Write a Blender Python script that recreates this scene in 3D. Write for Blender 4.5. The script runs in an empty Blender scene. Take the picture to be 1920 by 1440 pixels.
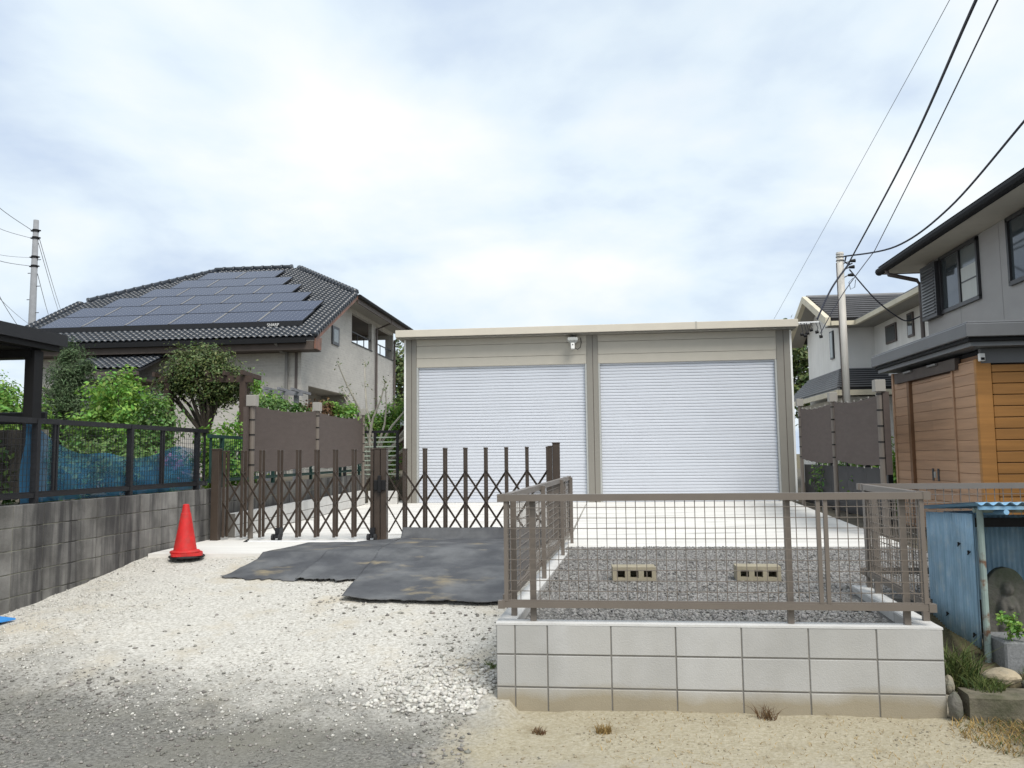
import bpy, bmesh, math, random
import numpy as np
from math import sin, cos, tan, pi, radians, sqrt, atan2
from mathutils import Vector, Matrix
random.seed(7); RNG = np.random.default_rng(11)
SC = bpy.context.scene
COL = SC.collection

# ------------------------------------------------------------------ camera, sky, sun, exposure
EYE = 1.58
F_PX = 1530.0
YAW, PITCH, ROLL = radians(6.3), math.atan(136 / F_PX), 0.0115
cam_data = bpy.data.cameras.new('camera')
cam = bpy.data.objects.new('camera', cam_data); COL.objects.link(cam)
fwd = Vector((-sin(YAW) * cos(PITCH), cos(YAW) * cos(PITCH), sin(PITCH)))
rgt = Vector((cos(YAW), sin(YAW), 0)); upv = rgt.cross(fwd)
r2 = rgt * cos(ROLL) - upv * sin(ROLL); u2 = rgt * sin(ROLL) + upv * cos(ROLL)
mw = Matrix(((r2.x, u2.x, -fwd.x, 0), (r2.y, u2.y, -fwd.y, 0), (r2.z, u2.z, -fwd.z, EYE), (0, 0, 0, 1)))
cam.matrix_world = mw
cam_data.sensor_fit = 'HORIZONTAL'; cam_data.sensor_width = 36.0
cam_data.lens = 36.0 * F_PX / 1920.0
cam_data.clip_start = 0.05; cam_data.clip_end = 3000
SC.camera = cam

SUN_DIR = Vector((0.42, -0.58, 0.95)).normalized()      # towards the sun: behind the camera to the right, veiled by cloud
sun_el = math.asin(SUN_DIR.z); sun_az = atan2(SUN_DIR.x, SUN_DIR.y)
world = bpy.data.worlds.new('World'); SC.world = world; world.use_nodes = True
nt = world.node_tree; nt.nodes.clear()
def wn(t, **k):
    n = nt.nodes.new(t)
    for a, b in k.items(): setattr(n, a, b)
    return n
sky = wn('ShaderNodeTexSky', sky_type='NISHITA', sun_disc=False)
sky.sun_elevation = sun_el; sky.sun_rotation = sun_az; sky.air_density = 1.0; sky.dust_density = 1.5
bg1 = wn('ShaderNodeBackground'); bg1.inputs['Strength'].default_value = 0.12
nt.links.new(sky.outputs[0], bg1.inputs['Color'])
tc = wn('ShaderNodeTexCoord'); sep = wn('ShaderNodeSeparateXYZ'); nt.links.new(tc.outputs['Generated'], sep.inputs[0])
zc = wn('ShaderNodeMath', operation='MAXIMUM'); zc.inputs[1].default_value = 0.0; nt.links.new(sep.outputs[2], zc.inputs[0])
za = wn('ShaderNodeMath', operation='ADD'); za.inputs[1].default_value = 0.30; nt.links.new(zc.outputs[0], za.inputs[0])
dx = wn('ShaderNodeMath', operation='DIVIDE'); nt.links.new(sep.outputs[0], dx.inputs[0]); nt.links.new(za.outputs[0], dx.inputs[1])
dy = wn('ShaderNodeMath', operation='DIVIDE'); nt.links.new(sep.outputs[1], dy.inputs[0]); nt.links.new(za.outputs[0], dy.inputs[1])
cx = wn('ShaderNodeCombineXYZ'); nt.links.new(dx.outputs[0], cx.inputs[0]); nt.links.new(dy.outputs[0], cx.inputs[1]); cx.inputs[2].default_value = 3.7
n1 = wn('ShaderNodeTexNoise'); n1.inputs['Scale'].default_value = 1.75; n1.inputs['Detail'].default_value = 7.0; n1.inputs['Roughness'].default_value = 0.50; n1.inputs['Distortion'].default_value = 0.15
nt.links.new(cx.outputs[0], n1.inputs['Vector'])
ramp = wn('ShaderNodeValToRGB'); nt.links.new(n1.outputs['Fac'], ramp.inputs[0])
e = ramp.color_ramp.elements
e[0].position = 0.36; e[0].color = (0.60, 0.72, 0.91, 1)
e[1].position = 0.66; e[1].color = (1.05, 1.07, 1.08, 1)
m = ramp.color_ramp.elements.new(0.49); m.color = (0.83, 0.94, 1.03, 1)
bg2 = wn('ShaderNodeBackground'); nt.links.new(ramp.outputs[0], bg2.inputs['Color']); bg2.inputs['Strength'].default_value = 0.70
n2 = wn('ShaderNodeTexNoise'); n2.inputs['Scale'].default_value = 1.1; n2.inputs['Detail'].default_value = 5.0
nt.links.new(cx.outputs[0], n2.inputs['Vector'])
mr = wn('ShaderNodeMapRange'); mr.inputs['From Min'].default_value = 0.3; mr.inputs['From Max'].default_value = 0.6; mr.inputs['To Min'].default_value = 0.86; mr.inputs['To Max'].default_value = 1.0
nt.links.new(n2.outputs['Fac'], mr.inputs['Value'])
mx = wn('ShaderNodeMixShader'); nt.links.new(mr.outputs[0], mx.inputs[0]); nt.links.new(bg1.outputs[0], mx.inputs[1]); nt.links.new(bg2.outputs[0], mx.inputs[2])
wo = wn('ShaderNodeOutputWorld'); nt.links.new(mx.outputs[0], wo.inputs[0])

sl = bpy.data.lights.new('sun', 'SUN'); sl.energy = 2.4; sl.angle = radians(30.0); sl.color = (1.0, 0.95, 0.87)
so = bpy.data.objects.new('sun', sl); COL.objects.link(so)
so.rotation_euler = SUN_DIR.to_track_quat('Z', 'Y').to_euler(); so.location = (-20, 30, 60)
SC.view_settings.view_transform = 'Standard'; SC.view_settings.look = 'None'
SC.view_settings.exposure = 0.5; SC.view_settings.gamma = 1.0
SC.render.engine = 'CYCLES'

# ------------------------------------------------------------------ materials
MATS = {}
def mat(name, col, rough=0.75, var=0.12, scale=6.0, bump=0.0, bscale=40.0, metal=0.0, island=0.0,
        col2=None, c2scale=2.0, c2lo=0.45, c2hi=0.65, streak=None, spec=0.4, trans=0.0, sx=(1, 1, 1), hue=0.0, splash=None, orand=0.0):
    m = bpy.data.materials.new(name); m.use_nodes = True; MATS[name] = m
    t = m.node_tree; N = t.nodes; L = t.links
    b = N['Principled BSDF']
    b.inputs['Roughness'].default_value = rough; b.inputs['Metallic'].default_value = metal
    b.inputs['Specular IOR Level'].default_value = spec
    g = N.new('ShaderNodeNewGeometry')
    mp = N.new('ShaderNodeMapping'); mp.inputs['Scale'].default_value = sx
    L.new(g.outputs['Position'], mp.inputs['Vector'])
    def noise(sc, det=5.0, src=None):
        n = N.new('ShaderNodeTexNoise'); n.inputs['Scale'].default_value = sc; n.inputs['Detail'].default_value = det
        n.inputs['Roughness'].default_value = 0.6
        L.new((src or mp).outputs[0], n.inputs['Vector']); return n
    def mixc(fac, a, bcol):
        x = N.new('ShaderNodeMix'); x.data_type = 'RGBA'
        L.new(fac, x.inputs[0])
        if hasattr(a, 'is_linked'): L.new(a, x.inputs[6])
        else: x.inputs[6].default_value = (*a, 1)
        if hasattr(bcol, 'is_linked'): L.new(bcol, x.inputs[7])
        else: x.inputs[7].default_value = (*bcol, 1)
        return x.outputs[2]
    def rng(src, a, bb, lo=0.0, hi=1.0):
        r = N.new('ShaderNodeMapRange'); r.inputs['From Min'].default_value = a; r.inputs['From Max'].default_value = bb
        r.inputs['To Min'].default_value = lo; r.inputs['To Max'].default_value = hi
        L.new(src, r.inputs['Value']); return r.outputs[0]
    cur = col
    if col2 is not None:
        cur = mixc(rng(noise(c2scale).outputs['Fac'], c2lo, c2hi), col, col2)
    if streak is not None:                      # rain streaks: noise stretched down the wall
        ms = N.new('ShaderNodeMapping'); ms.inputs['Scale'].default_value = (1, 1, 0.09)
        L.new(g.outputs['Position'], ms.inputs['Vector'])
        cur = mixc(rng(noise(streak[1], 4.0, ms).outputs['Fac'], 0.42, 0.64), cur, streak[0])
    if splash is not None:                      # soil splashed up the foot of the wall
        sz = N.new('ShaderNodeSeparateXYZ'); L.new(g.outputs['Position'], sz.inputs[0])
        nn = N.new('ShaderNodeMath'); nn.operation = 'MULTIPLY_ADD'; L.new(noise(3.0, 4.0).outputs['Fac'], nn.inputs[0]); nn.inputs[1].default_value = -0.16; L.new(sz.outputs[2], nn.inputs[2])
        cur = mixc(rng(nn.outputs[0], splash[1], splash[2], 0.85, 0.0), cur, splash[0])
    fac = rng(noise(scale).outputs['Fac'], 0.3, 0.7, 1 - var, 1 + var)
    if island:
        ri = rng(g.outputs['Random Per Island'], 0, 1, 1 - island, 1 + island)
        mu = N.new('ShaderNodeMath'); mu.operation = 'MULTIPLY'; L.new(fac, mu.inputs[0]); L.new(ri, mu.inputs[1]); fac = mu.outputs[0]
    if orand:
        oi = N.new('ShaderNodeObjectInfo'); rr = rng(oi.outputs['Random'], 0, 1, 1 - orand, 1 + orand)
        mu = N.new('ShaderNodeMath'); mu.operation = 'MULTIPLY'; L.new(fac, mu.inputs[0]); L.new(rr, mu.inputs[1]); fac = mu.outputs[0]
    hs = N.new('ShaderNodeHueSaturation'); L.new(fac, hs.inputs['Value'])
    if hue:
        hr = N.new('ShaderNodeMath'); hr.operation = 'MULTIPLY'; hr.inputs[1].default_value = 7.31
        L.new(g.outputs['Random Per Island'], hr.inputs[0])
        fr = N.new('ShaderNodeMath'); fr.operation = 'FRACT'; L.new(hr.outputs[0], fr.inputs[0])
        L.new(rng(fr.outputs[0], 0, 1, 0.5 - hue, 0.5 + hue), hs.inputs['Hue'])
    if hasattr(cur, 'is_linked'): L.new(cur, hs.inputs['Color'])
    else: hs.inputs['Color'].default_value = (*cur, 1)
    L.new(hs.outputs[0], b.inputs['Base Color'])
    if bump:
        bn = N.new('ShaderNodeBump'); bn.inputs['Strength'].default_value = 1.0; bn.inputs['Distance'].default_value = bump
        L.new(noise(bscale, 4.0).outputs['Fac'], bn.inputs['Height']); L.new(bn.outputs[0], b.inputs['Normal'])
    if trans:
        tr = N.new('ShaderNodeBsdfTranslucent'); L.new(hs.outputs[0], tr.inputs['Color'])
        ms2 = N.new('ShaderNodeMixShader'); ms2.inputs[0].default_value = trans
        out = N['Material Output']; L.new(b.outputs[0], ms2.inputs[1]); L.new(tr.outputs[0], ms2.inputs[2]); L.new(ms2.outputs[0], out.inputs[0])
    return m

mat('concrete_slab', (0.70, 0.685, 0.65), 0.85, 0.06, 3, 0.0015, 60, col2=(0.58, 0.555, 0.52), c2scale=0.8, c2lo=0.5, c2hi=0.72, sx=(0.45, 3.0, 1))
mat('new_block', (0.45, 0.445, 0.435), 0.9, 0.07, 2.2, 0.0020, 130, col2=(0.38, 0.375, 0.36), c2scale=1.3, splash=((0.28, 0.235, 0.155), -0.02, 0.085), orand=0.05, streak=((0.40, 0.393, 0.375), 3.0))
mat('mortar', (0.19, 0.18, 0.165), 0.95, 0.15, 12)
mat('cap_mortar', (0.56, 0.555, 0.54), 0.9, 0.08, 6, 0.002, 60)
mat('old_block', (0.205, 0.198, 0.186), 0.95, 0.2, 5, 0.003, 70, col2=(0.125, 0.12, 0.112), c2scale=2.2, streak=((0.058, 0.056, 0.056), 6.5), orand=0.13)
mat('old_mortar', (0.25, 0.245, 0.20), 0.95, 0.25, 4, streak=((0.05, 0.048, 0.045), 4.0))
mat('bronze_metal', (0.055, 0.040, 0.030), 0.45, 0.12, 10, spec=0.45)
mat('stain_bronze', (0.155, 0.132, 0.112), 0.42, 0.06, 6, spec=0.5)
mat('black_metal', (0.013, 0.0135, 0.016), 0.5, 0.15, 8)
mat('black_matte', (0.007, 0.007, 0.008), 0.7, 0.2, 10)
mat('shutter_white', (0.555, 0.585, 0.645), 0.42, 0.02, 1.5, spec=0.4, orand=0.02)
mat('panel_beige', (0.44, 0.415, 0.36), 0.6, 0.03, 4, 0.0006, 160)
mat('pillar_taupe', (0.225, 0.213, 0.188), 0.5, 0.03, 4)
mat('fascia_cream', (0.58, 0.535, 0.455), 0.5, 0.03, 3)
mat('white_paint', (0.78, 0.78, 0.76), 0.5, 0.05, 5)
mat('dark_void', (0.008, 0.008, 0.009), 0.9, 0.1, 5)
mat('grey_plastic', (0.38, 0.39, 0.38), 0.5, 0.05, 12)
mat('cone_red', (0.56, 0.022, 0.022), 0.55, 0.16, 9, col2=(0.44, 0.04, 0.035), c2scale=11)
mat('rubber', (0.022, 0.022, 0.024), 0.8, 0.25, 12)
mat('mat_rubber', (0.062, 0.064, 0.070), 0.62, 0.22, 3, 0.003, 40, col2=(0.20, 0.165, 0.105), c2scale=1.5, c2lo=0.58, c2hi=0.68, streak=((0.115, 0.118, 0.122), 2.2), sx=(1, 1.6, 1))
mat('screen_fabric', (0.088, 0.068, 0.060), 0.9, 0.10, 3, 0.002, 160, sx=(1, 1, 6))
mat('tie_white', (0.42, 0.41, 0.38), 0.5)
mat('roof_tile', (0.030, 0.036, 0.046), 0.28, 0.15, 5, island=0.2, spec=0.5)
mat('roof_under', (0.02, 0.02, 0.022), 0.8)
mat('copper', (0.24, 0.115, 0.08), 0.6, 0.25, 3, col2=(0.13, 0.08, 0.06), c2scale=2.5)
mat('gutter_dark', (0.012, 0.0125, 0.014), 0.7, 0.1, 6, spec=0.2)
mat('fascia_brown', (0.075, 0.058, 0.048), 0.65, 0.15, 4)
mat('pipe_grey', (0.19, 0.185, 0.175), 0.5, 0.1, 4)
mat('pipe_brown', (0.105, 0.085, 0.078), 0.5, 0.1, 4)
mat('soffit_grey', (0.30, 0.285, 0.26), 0.8, 0.06, 4)
mat('window_frame', (0.035, 0.035, 0.038), 0.4, 0.1, 6)
mat('stucco_white', (0.78, 0.765, 0.735), 0.92, 0.05, 1.2, 0.004, 90, streak=((0.70, 0.685, 0.65), 2.0))
mat('siding_grey', (0.36, 0.35, 0.345), 0.88, 0.05, 1.0, 0.006, 45, sx=(1, 1, 3))
mat('siding_seam', (0.27, 0.262, 0.255), 0.9)
mat('soffit_cream', (0.52, 0.49, 0.43), 0.8, 0.05, 3)
mat('trim_cream', (0.60, 0.545, 0.42), 0.6, 0.10, 2.2)
mat('flat_tile', (0.135, 0.137, 0.145), 0.5, 0.12, 3, island=0.08)
mat('house_grey_roof', (0.05, 0.042, 0.044), 0.6, 0.15, 3)
mat('cedar_orange', (0.335, 0.158, 0.043), 0.55, 0.20, 3, 0.001, 60, orand=0.09, sx=(0.25, 0.25, 5))
mat('cedar_brown', (0.42, 0.255, 0.155), 0.6, 0.16, 3, 0.001, 60, orand=0.06, sx=(0.25, 0.25, 5))
mat('cedar_trim', (0.20, 0.105, 0.052), 0.6, 0.12, 4)
mat('roof_steel', (0.125, 0.13, 0.138), 0.42, 0.08, 3)
mat('blue_tin', (0.33, 0.49, 0.62), 0.5, 0.16, 5, col2=(0.50, 0.60, 0.64), c2scale=9, c2lo=0.5, c2hi=0.75, streak=((0.25, 0.40, 0.52), 14.0))
mat('blue_roof', (0.20, 0.38, 0.56), 0.45, 0.15, 5, col2=(0.46, 0.56, 0.60), c2scale=6, c2lo=0.55, c2hi=0.75)
mat('old_pipe', (0.26, 0.33, 0.31), 0.55, 0.2, 6, col2=(0.16, 0.085, 0.05), c2scale=9, c2lo=0.52, c2hi=0.62)
mat('stone_grey', (0.155, 0.145, 0.125), 0.9, 0.22, 9, 0.006, 50, col2=(0.10, 0.11, 0.075), c2scale=5)
mat('granite', (0.20, 0.205, 0.21), 0.8, 0.25, 60, 0.002, 120)
mat('stone_tan', (0.34, 0.285, 0.20), 0.85, 0.2, 8, 0.006, 40, col2=(0.20, 0.19, 0.15), c2scale=6)
mat('mossy_concrete', (0.17, 0.15, 0.115), 0.95, 0.3, 6, 0.008, 35, col2=(0.075, 0.075, 0.045), c2scale=3.2)
mat('leaf_bright', (0.165, 0.31, 0.055), 0.5, 0.3, 1.2, island=0.5, trans=0.35, hue=0.03)
mat('leaf_mid', (0.105, 0.195, 0.05), 0.5, 0.3, 1.2, island=0.5, trans=0.3, hue=0.03)
mat('leaf_olive', (0.105, 0.145, 0.045), 0.5, 0.3, 1.8, island=0.6, trans=0.25, hue=0.05)
mat('leaf_dark', (0.085, 0.135, 0.06), 0.6, 0.3, 1.2, island=0.45, trans=0.25, hue=0.02)
mat('leaf_brown', (0.145, 0.085, 0.040), 0.7, 0.3, 2, island=0.4, trans=0.2, hue=0.02)
mat('flower_pink', (0.55, 0.22, 0.42), 0.6, 0.2, 3, island=0.3, trans=0.3)
mat('bark', (0.075, 0.060, 0.048), 0.9, 0.3, 8, 0.01, 20)
mat('bark_pale', (0.36, 0.34, 0.29), 0.85, 0.2, 8)
mat('dark_timber', (0.060, 0.040, 0.032), 0.8, 0.2, 5)
mat('grey_timber', (0.19, 0.195, 0.215), 0.8, 0.2, 5)
mat('wire_dark', (0.02, 0.022, 0.035), 0.6)
mat('wire_grey', (0.13, 0.14, 0.16), 0.6)
mat('wire_blue', (0.25, 0.42, 0.46), 0.6)
mat('pole_concrete', (0.25, 0.26, 0.275), 0.85, 0.12, 3)
mat('pole_cream', (0.60, 0.575, 0.53), 0.6, 0.06, 3)
mat('grass_dry', (0.33, 0.225, 0.085), 0.8, 0.2, 3, island=0.4, trans=0.2)
mat('grass_green', (0.085, 0.115, 0.032), 0.75, 0.25, 3, island=0.5, trans=0.25, hue=0.04)
mat('blue_board', (0.045, 0.26, 0.66), 0.5, 0.08, 5)
mat('garden_soil', (0.10, 0.085, 0.06), 0.95, 0.3, 3, 0.02, 14)
mat('weathered_wall', (0.20, 0.175, 0.145), 0.95, 0.25, 3, 0.004, 40, streak=((0.09, 0.08, 0.07), 4.0))
mat('hollow_block', (0.31, 0.275, 0.20), 0.9, 0.12, 9, 0.002, 90)
mat('white_stone', (0.50, 0.485, 0.445), 0.9, 0.12, 20, island=0.22, hue=0.02)
mat('grey_stone', (0.215, 0.205, 0.185), 0.9, 0.2, 20, island=0.40, hue=0.05)
mat('crushed_stone', (0.205, 0.20, 0.193), 0.85, 0.15, 20, island=0.42, hue=0.05)
mat('gravel_bed', (0.13, 0.127, 0.12), 0.95, 0.25, 14, 0.01, 60)
mat('alu_strip', (0.78, 0.79, 0.80), 0.35, 0.03, 5)
mat('green_net', (0.012, 0.045, 0.038), 0.7, 0.2, 3)
mat('pale_slat', (0.32, 0.38, 0.32), 0.6, 0.1, 3)
mat('curtain', (0.50, 0.52, 0.50), 0.8, 0.06, 9, sx=(1, 6, 0.2))

def tyre_marks(m):                          # faint rubber arcs left by turning wheels on the new concrete
    N = m.node_tree.nodes; L = m.node_tree.links; b = N['Principled BSDF']; src = b.inputs['Base Color'].links[0].from_socket
    g = N.new('ShaderNodeNewGeometry'); d = N.new('ShaderNodeVectorMath'); d.operation = 'DISTANCE'; L.new(g.outputs['Position'], d.inputs[0]); d.inputs[1].default_value = (-1.5, 31.0, 0.54)
    nz = N.new('ShaderNodeTexNoise'); nz.inputs['Scale'].default_value = 1.3; nz.inputs['Detail'].default_value = 6; L.new(g.outputs['Position'], nz.inputs['Vector'])
    cur = src
    for R_, w in ((20.05, 0.16), (19.1, 0.14), (18.3, 0.13), (16.9, 0.12), (16.2, 0.12)):
        s_ = N.new('ShaderNodeMath'); s_.operation = 'SUBTRACT'; s_.inputs[1].default_value = R_; L.new(d.outputs['Value'], s_.inputs[0])
        a = N.new('ShaderNodeMath'); a.operation = 'ABSOLUTE'; L.new(s_.outputs[0], a.inputs[0])
        r = N.new('ShaderNodeMapRange'); r.inputs['From Min'].default_value = 0.0; r.inputs['From Max'].default_value = w; r.inputs['To Min'].default_value = 0.75; r.inputs['To Max'].default_value = 0.0; L.new(a.outputs[0], r.inputs['Value'])
        q = N.new('ShaderNodeMapRange'); q.inputs['From Min'].default_value = 0.42; q.inputs['From Max'].default_value = 0.6; L.new(nz.outputs['Fac'], q.inputs['Value'])
        mu = N.new('ShaderNodeMath'); mu.operation = 'MULTIPLY'; L.new(r.outputs[0], mu.inputs[0]); L.new(q.outputs[0], mu.inputs[1])
        x = N.new('ShaderNodeMix'); x.data_type = 'RGBA'; L.new(mu.outputs[0], x.inputs[0]); L.new(cur, x.inputs[6]); x.inputs[7].default_value = (0.30, 0.29, 0.27, 1); cur = x.outputs[2]
    L.new(cur, b.inputs['Base Color'])
tyre_marks(MATS['concrete_slab'])
def glass(name, col=(0.05, 0.06, 0.065), rough=0.06):
    m = mat(name, col, rough, 0.0, 3, spec=0.6); return m
glass('glass_dark'); glass('glass_grey', (0.16, 0.18, 0.18), 0.12)

# fine small-tile cladding of the house on the left
def tile_cladding(name, c1, c2, mortar, w=0.10, h=0.05):
    m = bpy.data.materials.new(name); m.use_nodes = True; MATS[name] = m
    N = m.node_tree.nodes; L = m.node_tree.links; b = N['Principled BSDF']; b.inputs['Roughness'].default_value = 0.75
    g = N.new('ShaderNodeNewGeometry'); s = N.new('ShaderNodeSeparateXYZ'); L.new(g.outputs['Position'], s.inputs[0])
    a = N.new('ShaderNodeMath'); a.operation = 'ADD'; L.new(s.outputs[0], a.inputs[0]); L.new(s.outputs[1], a.inputs[1])
    c = N.new('ShaderNodeCombineXYZ'); L.new(a.outputs[0], c.inputs[0]); L.new(s.outputs[2], c.inputs[1])
    k = N.new('ShaderNodeTexBrick'); L.new(c.outputs[0], k.inputs['Vector']); k.inputs['Scale'].default_value = 1.0
    k.inputs['Brick Width'].default_value = w; k.inputs['Row Height'].default_value = h; k.inputs['Mortar Size'].default_value = 0.006
    k.inputs['Color1'].default_value = (*c1, 1); k.inputs['Color2'].default_value = (*c2, 1); k.inputs['Mortar'].default_value = (*mortar, 1)
    n = N.new('ShaderNodeTexNoise'); n.inputs['Scale'].default_value = 0.9; n.inputs['Detail'].default_value = 6; L.new(g.outputs['Position'], n.inputs['Vector'])
    r = N.new('ShaderNodeMapRange'); r.inputs['From Min'].default_value = 0.3; r.inputs['From Max'].default_value = 0.7; r.inputs['To Min'].default_value = 0.9; r.inputs['To Max'].default_value = 1.1
    L.new(n.outputs['Fac'], r.inputs['Value'])
    hs = N.new('ShaderNodeHueSaturation'); L.new(k.outputs['Color'], hs.inputs['Color']); L.new(r.outputs[0], hs.inputs['Value'])
    L.new(hs.outputs[0], b.inputs['Base Color'])
    bp = N.new('ShaderNodeBump'); bp.inputs['Distance'].default_value = 0.004; L.new(k.outputs['Fac'], bp.inputs['Height']); bp.invert = True
    L.new(bp.outputs[0], b.inputs['Normal'])
tile_cladding('tile_cladding', (0.49, 0.47, 0.43), (0.43, 0.41, 0.38), (0.54, 0.52, 0.485), 0.20, 0.085)

# solar glass: dark blue cells with pale grid dots, in the panel's own coordinates
def solar():
    m = bpy.data.materials.new('solar_glass'); m.use_nodes = True; MATS['solar_glass'] = m
    N = m.node_tree.nodes; L = m.node_tree.links; b = N['Principled BSDF']; b.inputs['Roughness'].default_value = 0.22; b.inputs['Specular IOR Level'].default_value = 0.16
    t = N.new('ShaderNodeTexCoord'); s = N.new('ShaderNodeSeparateXYZ'); L.new(t.outputs['Object'], s.inputs[0])
    def saw(o):
        mu = N.new('ShaderNodeMath'); mu.operation = 'MULTIPLY'; mu.inputs[1].default_value = 1 / 0.16; L.new(o, mu.inputs[0])
        f = N.new('ShaderNodeMath'); f.operation = 'FRACT'; L.new(mu.outputs[0], f.inputs[0])
        d = N.new('ShaderNodeMath'); d.operation = 'SUBTRACT'; d.inputs[1].default_value = 0.5; L.new(f.outputs[0], d.inputs[0])
        ab = N.new('ShaderNodeMath'); ab.operation = 'ABSOLUTE'; L.new(d.outputs[0], ab.inputs[0]); return ab.outputs[0]
    u, v = saw(s.outputs[0]), saw(s.outputs[1])
    a = N.new('ShaderNodeMath'); a.operation = 'ADD'; L.new(u, a.inputs[0]); L.new(v, a.inputs[1])
    g1 = N.new('ShaderNodeMath'); g1.operation = 'GREATER_THAN'; g1.inputs[1].default_value = 0.88; L.new(a.outputs[0], g1.inputs[0])
    mxn = N.new('ShaderNodeMath'); mxn.operation = 'MAXIMUM'; L.new(u, mxn.inputs[0]); L.new(v, mxn.inputs[1])
    g2 = N.new('ShaderNodeMath'); g2.operation = 'GREATER_THAN'; g2.inputs[1].default_value = 0.475; L.new(mxn.outputs[0], g2.inputs[0])
    x1 = N.new('ShaderNodeMix'); x1.data_type = 'RGBA'; L.new(g2.outputs[0], x1.inputs[0]); x1.inputs[6].default_value = (0.018, 0.026, 0.060, 1); x1.inputs[7].default_value = (0.045, 0.052, 0.085, 1)
    x2 = N.new('ShaderNodeMix'); x2.data_type = 'RGBA'; L.new(g1.outputs[0], x2.inputs[0]); L.new(x1.outputs[2], x2.inputs[6]); x2.inputs[7].default_value = (0.26, 0.27, 0.31, 1)
    L.new(x2.outputs[2], b.inputs['Base Color'])
solar()

def netting(name, col, dens):
    m = mat(name, col, 0.8, 0.35, 2.2, island=0); t = m.node_tree; N = t.nodes; L = t.links
    tr = N.new('ShaderNodeBsdfTransparent'); mxs = N.new('ShaderNodeMixShader'); out = N['Material Output']
    src = out.inputs[0].links[0].from_socket
    g = N.new('ShaderNodeNewGeometry'); n = N.new('ShaderNodeTexNoise'); n.inputs['Scale'].default_value = 1.6; n.inputs['Detail'].default_value = 3
    L.new(g.outputs['Position'], n.inputs['Vector'])
    r = N.new('ShaderNodeMapRange'); r.inputs['From Min'].default_value = 0.35; r.inputs['From Max'].default_value = 0.7
    r.inputs['To Min'].default_value = dens - 0.15; r.inputs['To Max'].default_value = dens + 0.2; L.new(n.outputs['Fac'], r.inputs['Value'])
    L.new(r.outputs[0], mxs.inputs[0]); L.new(tr.outputs[0], mxs.inputs[1]); L.new(src, mxs.inputs[2]); L.new(mxs.outputs[0], out.inputs[0])
netting('blue_netting', (0.030, 0.15, 0.29), 0.66)

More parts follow.
